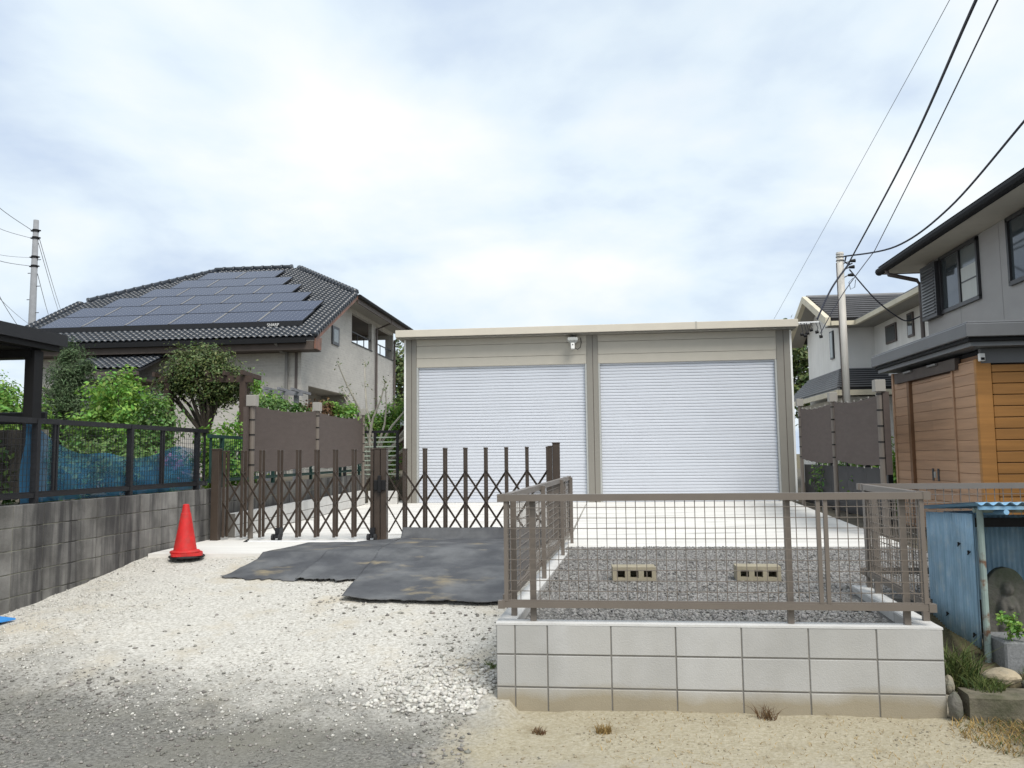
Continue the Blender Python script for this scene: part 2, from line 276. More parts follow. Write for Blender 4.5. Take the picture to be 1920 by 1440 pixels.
# lot ground: pale limestone drive, grey aggregate lane, tan sand along the wall (colours of the materials laid there)
def lot_material():
    m = bpy.data.materials.new('lot_ground'); m.use_nodes = True; MATS['lot_ground'] = m
    N = m.node_tree.nodes; L = m.node_tree.links; b = N['Principled BSDF']; b.inputs['Roughness'].default_value = 0.95; b.inputs['Specular IOR Level'].default_value = 0.15
    g = N.new('ShaderNodeNewGeometry'); s = N.new('ShaderNodeSeparateXYZ'); L.new(g.outputs['Position'], s.inputs[0])
    def noise(sc, det=6, dist=0.0):
        n = N.new('ShaderNodeTexNoise'); n.inputs['Scale'].default_value = sc; n.inputs['Detail'].default_value = det; n.inputs['Roughness'].default_value = 0.62; n.inputs['Distortion'].default_value = dist
        L.new(g.outputs['Position'], n.inputs['Vector']); return n.outputs['Fac']
    def math2(op, a, bb):
        n = N.new('ShaderNodeMath'); n.operation = op
        for i, v in enumerate((a, bb)):
            if isinstance(v, (int, float)): n.inputs[i].default_value = v
            else: L.new(v, n.inputs[i])
        return n.outputs[0]
    def rng(src, a, bb, lo=0.0, hi=1.0):
        r = N.new('ShaderNodeMapRange'); r.inputs['From Min'].default_value = a; r.inputs['From Max'].default_value = bb
        r.inputs['To Min'].default_value = lo; r.inputs['To Max'].default_value = hi; L.new(src, r.inputs['Value']); return r.outputs[0]
    def mixc(fac, a, c):
        x = N.new('ShaderNodeMix'); x.data_type = 'RGBA'; L.new(fac, x.inputs[0])
        for i, v in ((6, a), (7, c)):
            if isinstance(v, tuple): x.inputs[i].default_value = (*v, 1)
            else: L.new(v, x.inputs[i])
        return x.outputs[2]
    big = noise(0.9, 6, 0.3); med = noise(5.0); fine = noise(42, 4); fine2 = noise(110, 3)
    white = mixc(rng(fine, 0.38, 0.62), (0.43, 0.41, 0.365), (0.64, 0.62, 0.57))
    white = mixc(rng(noise(1.7, 5), 0.52, 0.72), white, (0.50, 0.45, 0.36))
    grey = mixc(rng(fine, 0.38, 0.62), (0.115, 0.112, 0.102), (0.25, 0.243, 0.222))
    grey = mixc(rng(fine2, 0.60, 0.70), grey, (0.36, 0.35, 0.32)); grey = mixc(rng(noise(0.8, 4), 0.45, 0.7), grey, (0.20, 0.192, 0.162))
    sand = mixc(rng(fine, 0.35, 0.65), (0.34, 0.30, 0.21), (0.44, 0.40, 0.305))
    sand = mixc(rng(med, 0.55, 0.75), sand, (0.27, 0.225, 0.145))
    # grey lane lies in front, its edge runs in slightly towards the right
    lane = math2('ADD', s.outputs[1], math2('MULTIPLY', s.outputs[0], 0.22))
    lane = math2('ADD', lane, math2('MULTIPLY', math2('SUBTRACT', big, 0.5), 1.7))
    lane = math2('ADD', lane, math2('MULTIPLY', math2('SUBTRACT', med, 0.5), 0.8))
    f1 = rng(lane, 4.25, 5.15)
    c = mixc(f1, grey, white)
    sx = math2('ADD', s.outputs[0], math2('MULTIPLY', math2('SUBTRACT', big, 0.5), 1.2))
    sx = math2('ADD', sx, math2('MULTIPLY', math2('SUBTRACT', med, 0.5), 0.5))
    f2 = rng(sx, -0.95, -0.55)
    f3 = math2('MULTIPLY', f2, rng(s.outputs[1], 5.25, 5.6, 1.0, 0.0))
    c = mixc(f3, c, sand)
    f4 = rng(math2('ADD', s.outputs[1], math2('MULTIPLY', math2('SUBTRACT', med, 0.5), 1.2)), 4.15, 4.5, 0.55, 0.0)
    c = mixc(math2('MULTIPLY', f4, f2), c, (0.36, 0.335, 0.29))
    far = rng(s.outputs[0], 2.05, 2.25)
    c = mixc(far, c, mixc(rng(med, 0.4, 0.6), (0.155, 0.125, 0.08), (0.10, 0.095, 0.055)))
    L.new(c, b.inputs['Base Color'])
    bp = N.new('ShaderNodeBump'); bp.inputs['Distance'].default_value = 0.012; L.new(math2('ADD', fine, math2('MULTIPLY', fine2, 0.5)), bp.inputs['Height']); L.new(bp.outputs[0], b.inputs['Normal'])
lot_material()

# ------------------------------------------------------------------ building helpers
WPOS = {}
class MB:
    def __init__(self): self.v = []; self.f = []
    def add(self, vs, fs):
        o = len(self.v); self.v += [tuple(p) for p in vs]; self.f += [tuple(i + o for i in q) for q in fs]; return self
    def box(self, x0, y0, z0, x1, y1, z1):
        x0, x1 = min(x0, x1), max(x0, x1); y0, y1 = min(y0, y1), max(y0, y1); z0, z1 = min(z0, z1), max(z0, z1)
        return self.add([(x0, y0, z0), (x1, y0, z0), (x1, y1, z0), (x0, y1, z0), (x0, y0, z1), (x1, y0, z1), (x1, y1, z1), (x0, y1, z1)],
                        [(0, 3, 2, 1), (4, 5, 6, 7), (0, 1, 5, 4), (1, 2, 6, 5), (2, 3, 7, 6), (3, 0, 4, 7)])
    def cbox(self, x0, y0, z0, x1, y1, z1, c=0.004):      # chamfered box
        X, Y, Z = (x0, x1), (y0, y1), (z0, z1); vs = []; 
        for i in (0, 1):
            for j in (0, 1):
                for k in (0, 1):
                    sx, sy, sz = (1 - 2 * i) * c, (1 - 2 * j) * c, (1 - 2 * k) * c
                    x, y, z = X[i], Y[j], Z[k]
                    vs += [(x, y + sy, z + sz), (x + sx, y, z + sz), (x + sx, y + sy, z)]
        def V(i, j, k, a): return (i * 4 + j * 2 + k) * 3 + a
        fs = []
        for i in (0, 1):
            fs.append([V(i, 0, 0, 0), V(i, 0, 1, 0), V(i, 1, 1, 0), V(i, 1, 0, 0)]); fs.append([V(0, i, 0, 1), V(1, i, 0, 1), V(1, i, 1, 1), V(0, i, 1, 1)]); fs.append([V(0, 0, i, 2), V(0, 1, i, 2), V(1, 1, i, 2), V(1, 0, i, 2)])
            for j in (0, 1):
                fs.append([V(i, j, 0, 0), V(i, j, 1, 0), V(i, j, 1, 1), V(i, j, 0, 1)])
                fs.append([V(i, 0, j, 0), V(i, 1, j, 0), V(i, 1, j, 2), V(i, 0, j, 2)])
                fs.append([V(0, i, j, 1), V(1, i, j, 1), V(1, i, j, 2), V(0, i, j, 2)])
                for k in (0, 1): fs.append([V(i, j, k, 0), V(i, j, k, 1), V(i, j, k, 2)])
        return self.add(vs, fs)
    def obox(self, p0, p1, w, h, up=(0, 0, 1)):            # bar from p0 to p1, w across, h along up
        p0, p1 = Vector(p0), Vector(p1); d = (p1 - p0).normalized(); u = Vector(up)
        s = d.cross(u)
        if s.length < 1e-4: s = d.cross(Vector((0, 1, 0)))
        s.normalize(); u = s.cross(d).normalized(); s *= w / 2; u *= h / 2
        vs = [p0 - s - u, p0 + s - u, p0 + s + u, p0 - s + u, p1 - s - u, p1 + s - u, p1 + s + u, p1 - s + u]
        return self.add(vs, [(0, 3, 2, 1), (4, 5, 6, 7), (0, 1, 5, 4), (1, 2, 6, 5), (2, 3, 7, 6), (3, 0, 4, 7)])
    def tube(self, pts, r, n=8, cap=True):
        pts = [Vector(p) for p in pts]; rs = r if isinstance(r, (list, tuple)) else [r] * len(pts); o = len(self.v); prev = None
        for i, p in enumerate(pts):
            d = (pts[min(i + 1, len(pts) - 1)] - pts[max(i - 1, 0)]).normalized()
            a = d.cross(Vector((0, 0, 1))) if abs(d.z) < 0.95 else d.cross(Vector((0, 1, 0)))
            a.normalize(); b = a.cross(d)
            for k in range(n):
                t = 2 * pi * k / n; self.v.append(tuple(p + a * rs[i] * cos(t) + b * rs[i] * sin(t)))
        for i in range(len(pts) - 1):
            for k in range(n):
                self.f.append((o + i * n + k, o + i * n + (k + 1) % n, o + (i + 1) * n + (k + 1) % n, o + (i + 1) * n + k))
        if cap:
            self.f.append(tuple(o + k for k in range(n))[::-1]); self.f.append(tuple(o + (len(pts) - 1) * n + k for k in range(n)))
        return self
    def prism(self, poly, d):                              # polygon (3d points) extruded along d
        n = len(poly); d = Vector(d); a = [Vector(p) for p in poly]; vs = a + [p + d for p in a]
        return self.add(vs, [tuple(range(n))[::-1], tuple(range(n, 2 * n))] + [(i, (i + 1) % n, n + (i + 1) % n, n + i) for i in range(n)])
    def lathe(self, prof, c, n=24):
        o = len(self.v); cx_, cy_, cz_ = c
        for r, z in prof:
            for k in range(n): self.v.append((cx_ + r * cos(2 * pi * k / n), cy_ + r * sin(2 * pi * k / n), cz_ + z))
        for i in range(len(prof) - 1):
            for k in range(n): self.f.append((o + i * n + k, o + i * n + (k + 1) % n, o + (i + 1) * n + (k + 1) % n, o + (i + 1) * n + k))
        self.f.append(tuple(o + k for k in range(n))[::-1]); self.f.append(tuple(o + (len(prof) - 1) * n + k for k in range(n)))
        return self
    def mesh(self, name, mt, off=(0, 0, 0), smooth=False):
        me = bpy.data.meshes.new(name); ox, oy, oz = off
        me.from_pydata([(a - ox, b - oy, c - oz) for a, b, c in self.v], [], self.f); me.update()
        bm = bmesh.new(); bm.from_mesh(me); bmesh.ops.recalc_face_normals(bm, faces=bm.faces); bm.to_mesh(me); bm.free()
        me.materials.append(MATS[mt])
        if smooth: me.polygons.foreach_set('use_smooth', [True] * len(me.polygons))
        return me

def tag(o, label=None, cat=None, group=None, kind=None):
    if label: o['label'] = label
    if cat: o['category'] = cat
    if group: o['group'] = group
    if kind: o['kind'] = kind
    return o
def thing(name, label, cat, loc=(0, 0, 0), group=None):
    o = bpy.data.objects.new(name, None); COL.objects.link(o); o.location = loc; o.empty_display_size = 0.2
    WPOS[o.name] = Vector(loc); return tag(o, label, cat, group)
def part(name, mb, mt, parent, smooth=False, kind=None, label=None):   # mesh given in world coordinates
    base = WPOS[parent.name]
    o = bpy.data.objects.new(name, mb.mesh(name, mt, base, smooth)); COL.objects.link(o); o.parent = parent
    WPOS[o.name] = base.copy(); tag(o, label=label, kind=kind); return o
def piece(name, me, loc, parent, rot=None):               # shared mesh placed at a world position
    o = bpy.data.objects.new(name, me); COL.objects.link(o); o.parent = parent
    o.location = Vector(loc) - WPOS[parent.name]; WPOS[o.name] = Vector(loc)
    if rot is not None: o.rotation_euler = rot
    return o
def solo(name, mb, mt, label=None, cat=None, group=None, kind=None, smooth=False):   # a thing that is one mesh
    if not mb.v: return None
    a = np.array(mb.v); base = (float((a[:, 0].min() + a[:, 0].max()) / 2), float((a[:, 1].min() + a[:, 1].max()) / 2), float(a[:, 2].min()))
    o = bpy.data.objects.new(name, mb.mesh(name, mt, base, smooth)); COL.objects.link(o); o.location = base
    WPOS[o.name] = Vector(base); return tag(o, label, cat, group, kind)
def wall_holes(mb, axis, pos, th, u0, u1, z0, z1, holes):  # wall plate with rectangular openings; axis 'x' = plane normal X
    us = sorted({u0, u1, *[h[0] for h in holes], *[h[1] for h in holes]}); zs = sorted({z0, z1, *[h[2] for h in holes], *[h[3] for h in holes]})
    us = [u for u in us if u0 <= u <= u1]; zs = [z for z in zs if z0 <= z <= z1]
    for i in range(len(us) - 1):
        for j in range(len(zs) - 1):
            uc, zc_ = (us[i] + us[i + 1]) / 2, (zs[j] + zs[j + 1]) / 2
            if any(h[0] < uc < h[1] and h[2] < zc_ < h[3] for h in holes): continue
            if axis == 'x': mb.box(pos, us[i], zs[j], pos + th, us[i + 1], zs[j + 1])
            else: mb.box(us[i], pos, zs[j], us[i + 1], pos + th, zs[j + 1])
    return mb
def smoothstep(a, b, x):
    t = np.clip((x - a) / (b - a), 0, 1); return t * t * (3 - 2 * t)
def vnoise(x, y, s, seed=0):                              # cheap value noise
    x = np.asarray(x, float) * s + seed * 17.3; y = np.asarray(y, float) * s + seed * 5.7
    xi, yi = np.floor(x), np.floor(y); xf, yf = x - xi, y - yi
    h = lambda a, b: np.modf(np.abs(np.sin(a * 127.1 + b * 311.7 + seed * 13.7) * 43758.5453))[0]
    u, v = xf * xf * (3 - 2 * xf), yf * yf * (3 - 2 * yf)
    return (h(xi, yi) * (1 - u) + h(xi + 1, yi) * u) * (1 - v) + (h(xi, yi + 1) * (1 - u) + h(xi + 1, yi + 1) * u) * v - 0.5

# ------------------------------------------------------------------ ground
def gz(x, y):
    x = np.asarray(x, float); y = np.asarray(y, float)
    t = np.clip((y - 4.7) / 4.3, 0, 1)
    z = 0.515 * t + 0.07 * smoothstep(-2.8, -5.0, x) * smoothstep(5.0, 6.6, y) * (1 - t) - 0.03 * smoothstep(4.2, 1, y)
    z = np.where((x > -0.62), 0.0, z)
    g = smoothstep(5.15, 5.75, y) * 0.20 + smoothstep(5.9, 6.7, y) * 0.16
    z = np.where(x > 2.02, g, z)
    z = np.where(y > 9.3, 0.40, z)
    z = np.where((y > 8.9) & (x <= -0.62), 0.40, z)
    bumps = 0.022 * vnoise(x, y, 1.3, 1) + 0.018 * vnoise(x, y, 4.5, 2) + 0.010 * vnoise(x, y, 13, 3)
    near = (y < 8.9) & (y > 0) & (np.abs(x) < 9)
    return z + np.where(near, bumps, 0)
def axis_lines(a, b, step, far):
    core = list(np.arange(a, b + 1e-6, step)); out = []; d = 0.4; p = b
    while p < far: p += d; out.append(p); d *= 1.6
    low = []; d = 0.4; p = a
    while p > -far: p -= d; low.append(p); d *= 1.6
    return np.array(low[::-1] + core + out)
xs, ys = axis_lines(-5.6, 4.0, 0.06, 900), axis_lines(2.6, 10.0, 0.06, 900)
gxx, gyy = np.meshgrid(xs, ys); gzz = gz(gxx, gyy); nx, ny = len(xs), len(ys)
me = bpy.data.meshes.new('ground')
idx = np.arange(nx * ny).reshape(ny, nx)
quads = np.stack([idx[:-1, :-1], idx[:-1, 1:], idx[1:, 1:], idx[1:, :-1]], -1).reshape(-1, 4)
me.from_pydata(np.stack([gxx, gyy, gzz], -1).reshape(-1, 3).tolist(), [], quads.tolist()); me.update()
me.polygons.foreach_set('use_smooth', [True] * len(me.polygons)); me.materials.append(MATS['lot_ground'])
ground = bpy.data.objects.new('ground', me); COL.objects.link(ground); tag(ground, 'pale limestone gravel drive merging into a grey and sandy lane', kind='structure')

def slab(name, poly, z0, z1, mt, label):
    mb = MB().prism([(x, y, z0) for x, y in poly], (0, 0, z1 - z0))
    return solo(name, mb, mt, label, kind='structure')
slab('drive_slab', [(-5.10, 8.78), (-0.74, 8.95), (-0.47, 10.45), (-0.385, 19.0), (-5.50, 19.0)], 0.405, 0.54, 'concrete_slab', 'pale new concrete slab under the folding gate')
slab('parking_slab', [(-0.44, 9.48), (3.34, 9.58), (4.10, 19.0), (-0.372, 19.0)], 0.405, 0.54, 'concrete_slab', 'pale new concrete slab before the shutters')
slab('neighbour_garden', [(-60, 4.0), (-5.36, 4.0), (-5.62, 19.0), (-5.62, 60), (-60, 60)], 0.405, 1.06, 'garden_soil', 'dark garden soil behind the old block wall')
slab('side_yard', [(3.40, 9.3), (14, 7.6), (40, 7.6), (40, 60), (4.6, 60), (4.15, 19.0)], 0.405, 0.50, 'garden_soil', 'dark soil of the yard beside the wooden shed')
bed = MB().prism([(-0.62, 5.34, 0.2), (1.93, 5.34, 0.2), (2.0, 6.62, 0.2), (3.30, 6.5, 0.2), (3.36, 9.56, 0.2), (-0.44, 9.46, 0.2)], (0, 0, 0.25))
bedz = lambda y: 0.448 + 0.082 * (y - 5.34) / 4.15
bed.v = [(x, y, z if z < 0.3 else bedz(y)) for x, y, z in bed.v]
solo('gravel_bed', bed, 'gravel_bed', 'grey crushed stone bed inside the block kerb', kind='structure')

# ------------------------------------------------------------------ loose stones
ICO_V = []; ph = (1 + sqrt(5)) / 2
for a in (-1, 1):
    for b in (-ph, ph): ICO_V += [(0, a, b), (a, b, 0), (b, 0, a)]
ICO_V = np.array(ICO_V) / sqrt(1 + ph * ph)
_bm = bmesh.new()
for v in ICO_V: _bm.verts.new(v)
bmesh.ops.convex_hull(_bm, input=_bm.verts); _bm.verts.index_update()
ICO_V = np.array([v.co[:] for v in _bm.verts]); ICO_F = np.array([[v.index for v in f.verts] for f in _bm.faces]); _bm.free()
OCT_V = np.array([(1, 0, 0), (-1, 0, 0), (0, 1, 0), (0, -1, 0), (0, 0, 1), (0, 0, -1.0)]); OCT_F = np.array([(0, 2, 4), (2, 1, 4), (1, 3, 4), (3, 0, 4), (2, 0, 5), (1, 2, 5), (3, 1, 5), (0, 3, 5)])
def stones(name, P, S, mt, label, base='ico', flat=0.65, smooth=False, cat=None):
    BV, BF = (ICO_V, ICO_F) if base == 'ico' else (OCT_V, OCT_F)
    n = len(P); nv = len(BV)
    V = np.repeat(BV[None], n, 0) * RNG.uniform(0.72, 1.28, (n, nv, 1))
    V *= RNG.uniform(0.7, 1.35, (n, 1, 3)) * np.array([1, 1, flat]) * S[:, None, None]
    a = RNG.uniform(0, 2 * pi, n); t = RNG.normal(0, 0.35, n)
    ca, sa, ct, st = np.cos(a), np.sin(a), np.cos(t), np.sin(t)
    y = V[:, :, 1] * ct[:, None] - V[:, :, 2] * st[:, None]; z = V[:, :, 1] * st[:, None] + V[:, :, 2] * ct[:, None]
    x = V[:, :, 0]; V = np.stack([x * ca[:, None] - y * sa[:, None], x * sa[:, None] + y * ca[:, None], z], -1) + P[:, None, :]
    Fc = (BF[None] + (np.arange(n) * nv)[:, None, None]).reshape(-1, 3)
    m_ = bpy.data.meshes.new(name); m_.vertices.add(n * nv); m_.vertices.foreach_set('co', V.reshape(-1).astype(np.float32))
    m_.loops.add(len(Fc) * 3); m_.loops.foreach_set('vertex_index', Fc.reshape(-1).astype(np.int32))
    m_.polygons.add(len(Fc)); m_.polygons.foreach_set('loop_start', np.arange(0, len(Fc) * 3, 3).astype(np.int32))
    try: m_.polygons.foreach_set('loop_total', np.full(len(Fc), 3, np.int32))
    except Exception: pass
    m_.update(calc_edges=True); m_.validate(); m_.materials.append(MATS[mt])
    o = bpy.data.objects.new(name, m_); COL.objects.link(o); return tag(o, label, cat, kind='stuff')
def scatter(n, x0, x1, y0, y1, dens):
    x = RNG.uniform(x0, x1, n); y = RNG.uniform(y0, y1, n); k = RNG.uniform(0, 1, n) < dens(x, y); return x[k], y[k]
def free(x, y): return ~((x > -0.74) & (y > 5.22)) & ~((x > -0.8) & (y < 5.3))
lane_y = lambda x, y: y + 0.22 * x + 1.2 * vnoise(x, y, 0.9, 5)
x, y = scatter(26000, -5.15, -0.7, 4.4, 8.75, lambda x, y: np.clip(0.30 + 1.1 * vnoise(x, y, 1.1, 6) + 0.6 * smoothstep(-4.4, -5.1, x), 0.03, 1) * np.clip((lane_y(x, y) - 4.3) / 1.0, 0, 1) * free(x, y))
s = 0.004 + 0.010 * RNG.random(len(x)) ** 2.5
stones('limestone_chips', np.stack([x, y, gz(x, y) + s * 0.25], -1), s, 'white_stone', 'small pale limestone chips strewn over the drive', 'oct')
x, y = scatter(3600, -2.0, -0.70, 5.0, 6.4, lambda x, y: np.clip(np.exp(-((x + 0.95) / 0.42) ** 2 - ((y - 5.30) / 0.42) ** 2) * 1.1, 0, 1) * free(x, y))
s = 0.008 + 0.013 * RNG.random(len(x))
stones('limestone_pebbles', np.stack([x, y, gz(x, y) + s * 0.35], -1), s, 'white_stone', 'rounded white limestone pebbles heaped at the wall corner', 'ico')
x, y = scatter(20000, -6.2, 0.2, 3.7, 6.0, lambda x, y: np.clip(0.45 + 0.9 * vnoise(x, y, 1.6, 8), 0.05, 1) * np.clip((5.5 - lane_y(x, y)) / 0.9, 0, 1) * (lane_y(x, y) > 2.6) * (x < -0.5 - 0.9 * (vnoise(x, y, 1, 4) + .5)))
s = 0.004 + 0.013 * RNG.random(len(x)) ** 4
stones('lane_stones', np.stack([x, y, gz(x, y) + s * 0.25], -1), s, 'grey_stone', 'mixed grey and brown stones pressed into the lane', 'oct')
x, y = scatter(9000, -5.1, -0.75, 4.6, 8.6, lambda x, y: np.clip(0.15 + 1.3 * vnoise(x, y, 0.8, 9), 0.02, 1) * free(x, y))
s = 0.005 + 0.014 * RNG.random(len(x)) ** 3
stones('dark_chips', np.stack([x, y, gz(x, y) + s * 0.25], -1), s, 'grey_stone', 'scattered darker stones lying on the pale drive', 'oct')
x, y = scatter(2200, -0.7, 2.0, 3.8, 5.2, lambda x, y: 0.5 + vnoise(x, y, 2, 3))
s = 0.003 + 0.007 * RNG.random(len(x)) ** 2
stones('sand_chips', np.stack([x, y, gz(x, y) + s * 0.2], -1), s, 'stone_tan', 'tiny pale chips in the sandy strip below the wall', 'oct')
x, y = scatter(40000, -0.62, 3.34, 5.36, 9.5, lambda x, y: 1.0 * ((x < 1.86 + 2.0 * (y > 6.7)) & (x > -0.60 + 0.04 * (y - 5.3))))
s = 0.010 + 0.010 * RNG.random(len(x))
stones('crushed_stone', np.stack([x, y, bedz(y) + s * 0.25 + 0.012 * vnoise(x, y, 3, 1)], -1), s, 'crushed_stone', 'grey crushed stone filling the fenced bed', 'oct')

# ------------------------------------------------------------------ block walls
def block_wall(name, label, p0, p1, ztop, courses, th, bm_, mm_, first=None, L=0.40, H=0.20, cap=None, joint=0.010, rec=0.006, group=None):
    p0, p1 = Vector((*p0, 0)), Vector((*p1, 0)); d = p1 - p0; Ln = d.length; d.normalize(); nrm = Vector((d.y, -d.x, 0)); ang = atan2(d.y, d.x)
    root = thing(name, label, 'wall', (p0.x, p0.y, ztop - courses * H), group)
    a, b = p0 + d * 0.002, p1 - d * 0.002
    core = MB().prism([tuple(a - nrm * rec), tuple(b - nrm * rec), tuple(b - nrm * (th - rec)), tuple(a - nrm * (th - rec))], (0, 0, courses * H - 0.004 - (0.012 if cap else 0)))
    core.v = [(x, y, z + ztop - courses * H) for x, y, z in core.v]
    part('mortar_core', core, mm_, root)
    edges = [0.0]; u = first if first else L
    if first and isinstance(first, (list, tuple)): edges += list(first); u = edges[-1] + L
    while u < Ln - 0.03: edges.append(u); u += L
    edges.append(Ln); cache = {}
    for c in range(courses):
        zt = ztop - c * H - (0.014 if (cap and c == 0) else 0); h = H - joint - (0.014 if (cap and c == 0) else 0)
        for i in range(len(edges) - 1):
            w = edges[i + 1] - edges[i] - joint * 0.8; key = (round(w, 3), round(h, 3))
            if w < 0.03: continue
            if key not in cache:
                cache[key] = MB().cbox(-w / 2, 0, -h, w / 2, th, 0, 0.003).mesh('block', bm_)
            mid = p0 + d * ((edges[i] + edges[i + 1]) / 2)
            jit = random.uniform(-0.0012, 0.0012)
            piece('block', cache[key], (mid.x + nrm.x * jit, mid.y + nrm.y * jit, zt), root, (0, 0, ang))
    if cap:
        q = MB().prism([tuple(p0 - d * 0.001 + nrm * 0.001), tuple(p1 + nrm * 0.001), tuple(p1 - nrm * (th + 0.001)), tuple(p0 - nrm * (th + 0.001))], (0, 0, 0.013))
        q.v = [(x, y, z + ztop - 0.013) for x, y, z in q.v]; part('mortar_cap', q, cap, root)
    return root
# nrm = (d.y,-d.x): face looks to the right of the walking direction; local +y of a block goes to the left of d = into the wall
block_wall('retaining_wall', 'low new grey block wall under the front run of mesh fence', (-0.70, 5.25), (2.00, 5.25), 0.53, 3, 0.12, 'new_block', 'mortar', first=[0.12, 0.325], cap='cap_mortar', L=0.398)

block_wall('kerb_wall', 'long new block kerb between rubber sheet and crushed stone', (-0.58, 5.374), (-0.345, 10.30), 0.53, 2, 0.12, 'new_block', 'mortar', cap='cap_mortar')
block_wall('kerb_wall', 'short new block kerb beside the blue tin shrine', (2.00, 5.374), (2.06, 6.85), 0.53, 2, 0.12, 'new_block', 'mortar', cap='cap_mortar')
block_wall('old_block_wall', 'old stained dark block wall under the black mesh fence', (-5.15, 4.3), (-5.15, 10.30), 1.20, 6, 0.12, 'old_block', 'old_mortar')
block_wall('old_block_wall', 'old stained dark block wall behind the folding gate', (-5.152, 10.305), (-5.60, 19.0), 1.20, 4, 0.12, 'old_block', 'old_mortar')
block_wall('edging_wall', 'low pale new block edging along the old dark wall', (-4.93, 10.60), (-5.35, 18.05), 0.86, 2, 0.10, 'cap_mortar', 'mortar', H=0.16)
block_wall('edging_wall', 'short pale block edging ending at the garage pillar', (-5.30, 18.10), (-4.62, 18.10), 0.84, 2, 0.10, 'cap_mortar', 'mortar', H=0.16)

# ------------------------------------------------------------------ welded mesh fences
def mesh_fence(name, label, p0, p1, zt, zb, zbase, posts, sp_v, nh, mt, rail=0.043, post=0.038, wr=0.0023, splits=(), group=None, post_off=0.05, frame=True, end_caps=True):
    p0, p1 = Vector((*p0, 0)), Vector((*p1, 0)); d = p1 - p0; Ln = d.length; d.normalize(); n = Vector((-d.y, d.x, 0)); ang = atan2(d.y, d.x)
    root = thing(name, label, 'fence', (p0.x, p0.y, zbase), group)
    at = lambda u, z, o=0: (p0.x + d.x * u + n.x * o, p0.y + d.y * u + n.y * o, z)
    part('top_rail', MB().obox(at(0, zt - rail / 2), at(Ln, zt - rail / 2), rail, rail), mt, root)
    part('bottom_rail', MB().obox(at(0, zb), at(Ln, zb), rail * 0.92, rail * 0.85), mt, root)
    lip = MB().obox(at(0, zb + rail * 0.55), at(Ln, zb + rail * 0.55), rail * 0.4, rail * 0.24); part('rail_lip', lip, mt, root)
    if end_caps:
        for u in (0, Ln):
            for zc_ in (zt - rail / 2, zb):
                part('rail_cap', MB().obox(at(u - 0.022, zc_), at(u + 0.022, zc_), rail * 1.14, rail * 1.14), mt, root)
    for u in posts: part('post', MB().obox(at(u, zbase + 0.001, post_off), at(u, zt - 0.012, post_off), post, post * 0.8), mt, root)
    fr = [0.03, Ln - 0.03]
    for sp in splits: fr += [sp - 0.022, sp + 0.022]
    if frame:
        for u in fr: part('frame_upright', MB().obox(at(u, zb + 0.02), at(u, zt - rail), 0.024, 0.024), mt, root)
    za_, zb_ = zb + rail * 0.6, zt - rail
    mv = MB().box(-wr, -wr, 0, wr, wr, zb_ - za_).mesh('wire', mt)
    k = 1
    while k * sp_v < Ln - 0.04:
        u = k * sp_v; k += 1
        if any(abs(u - f) < 0.02 for f in fr): continue
        piece('wire', mv, at(u, za_), root, (0, 0, ang))
    mh = MB().box(0, -wr, -wr, Ln - 0.06, wr, wr).mesh('wire', mt)
    for j in range(nh): piece('wire', mh, at(0.03, za_ + (zb_ - za_) * (j + 0.9) / (nh + 0.55), -wr * 1.9), root, (0, 0, ang))
    return root
mesh_fence('mesh_fence', 'taupe wire mesh fence on the low wall facing the lane', (-0.665, 5.285), (1.955, 5.285), 1.335, 0.640, 0.53, (0.20, 1.80, 2.49), 0.0615, 9, 'stain_bronze', splits=(2.0,), post_off=0.045)
mesh_fence('mesh_fence', 'taupe wire mesh fence along the rubber sheet', (-0.645, 5.40), (-0.42, 10.0), 1.335, 0.66, 0.53, (0.10, 1.75, 3.4, 4.5), 0.062, 9, 'stain_bronze', splits=(2.0, 4.0), post_off=-0.032)
mesh_fence('mesh_fence', 'short taupe mesh fence beside the blue tin shrine', (1.945, 5.36), (2.0, 6.62), 1.335, 0.66, 0.53, (0.10, 1.15), 0.062, 9, 'stain_bronze', post_off=-0.032)
mesh_fence('mesh_fence', 'taupe mesh fence running behind the blue tin shrine', (2.0, 6.72), (5.2, 6.70), 1.335, 0.66, 0.30, (0.05, 1.7, 3.2), 0.062, 9, 'stain_bronze', splits=(2.0,), post_off=0.05)
mesh_fence('mesh_fence', 'black wire mesh fence on top of the old dark wall', (-5.21, 5.0), (-5.21, 10.28), 1.985, 1.275, 1.20, (0.2, 2.03, 3.55, 5.05), 0.052, 11, 'black_metal', rail=0.05, post=0.06, splits=(2.30, 4.22), post_off=0.0, wr=0.0017)
mesh_fence('mesh_fence', 'dark green mesh fence behind the brown screens', (-5.24, 10.45), (-5.62, 18.6), 1.92, 1.30, 1.20, (0.4, 2.4, 4.4, 6.4, 8.0), 0.075, 8, 'green_net', post=0.05, post_off=0.0, wr=0.0026)

# slatted screen at the garden corner beyond the brown screens
sf = thing('slat_fence', 'dark framed fence with pale horizontal slats by the garage corner', 'fence', (-5.9, 19.2, 1.06))
for xx in (-6.2, -5.45, -4.9): part('post', MB().box(xx - 0.03, 19.17, 1.06, xx + 0.03, 19.23, 2.22), 'black_metal', sf)
part('top_rail', MB().box(-6.25, 19.16, 2.18, -4.86, 19.24, 2.24), 'black_metal', sf)
for k in range(9):
    z = 1.18 + k * 0.11; part('slat', MB().box(-6.14, 19.19, z, -4.93, 19.205, z + 0.028), 'pale_slat', sf)

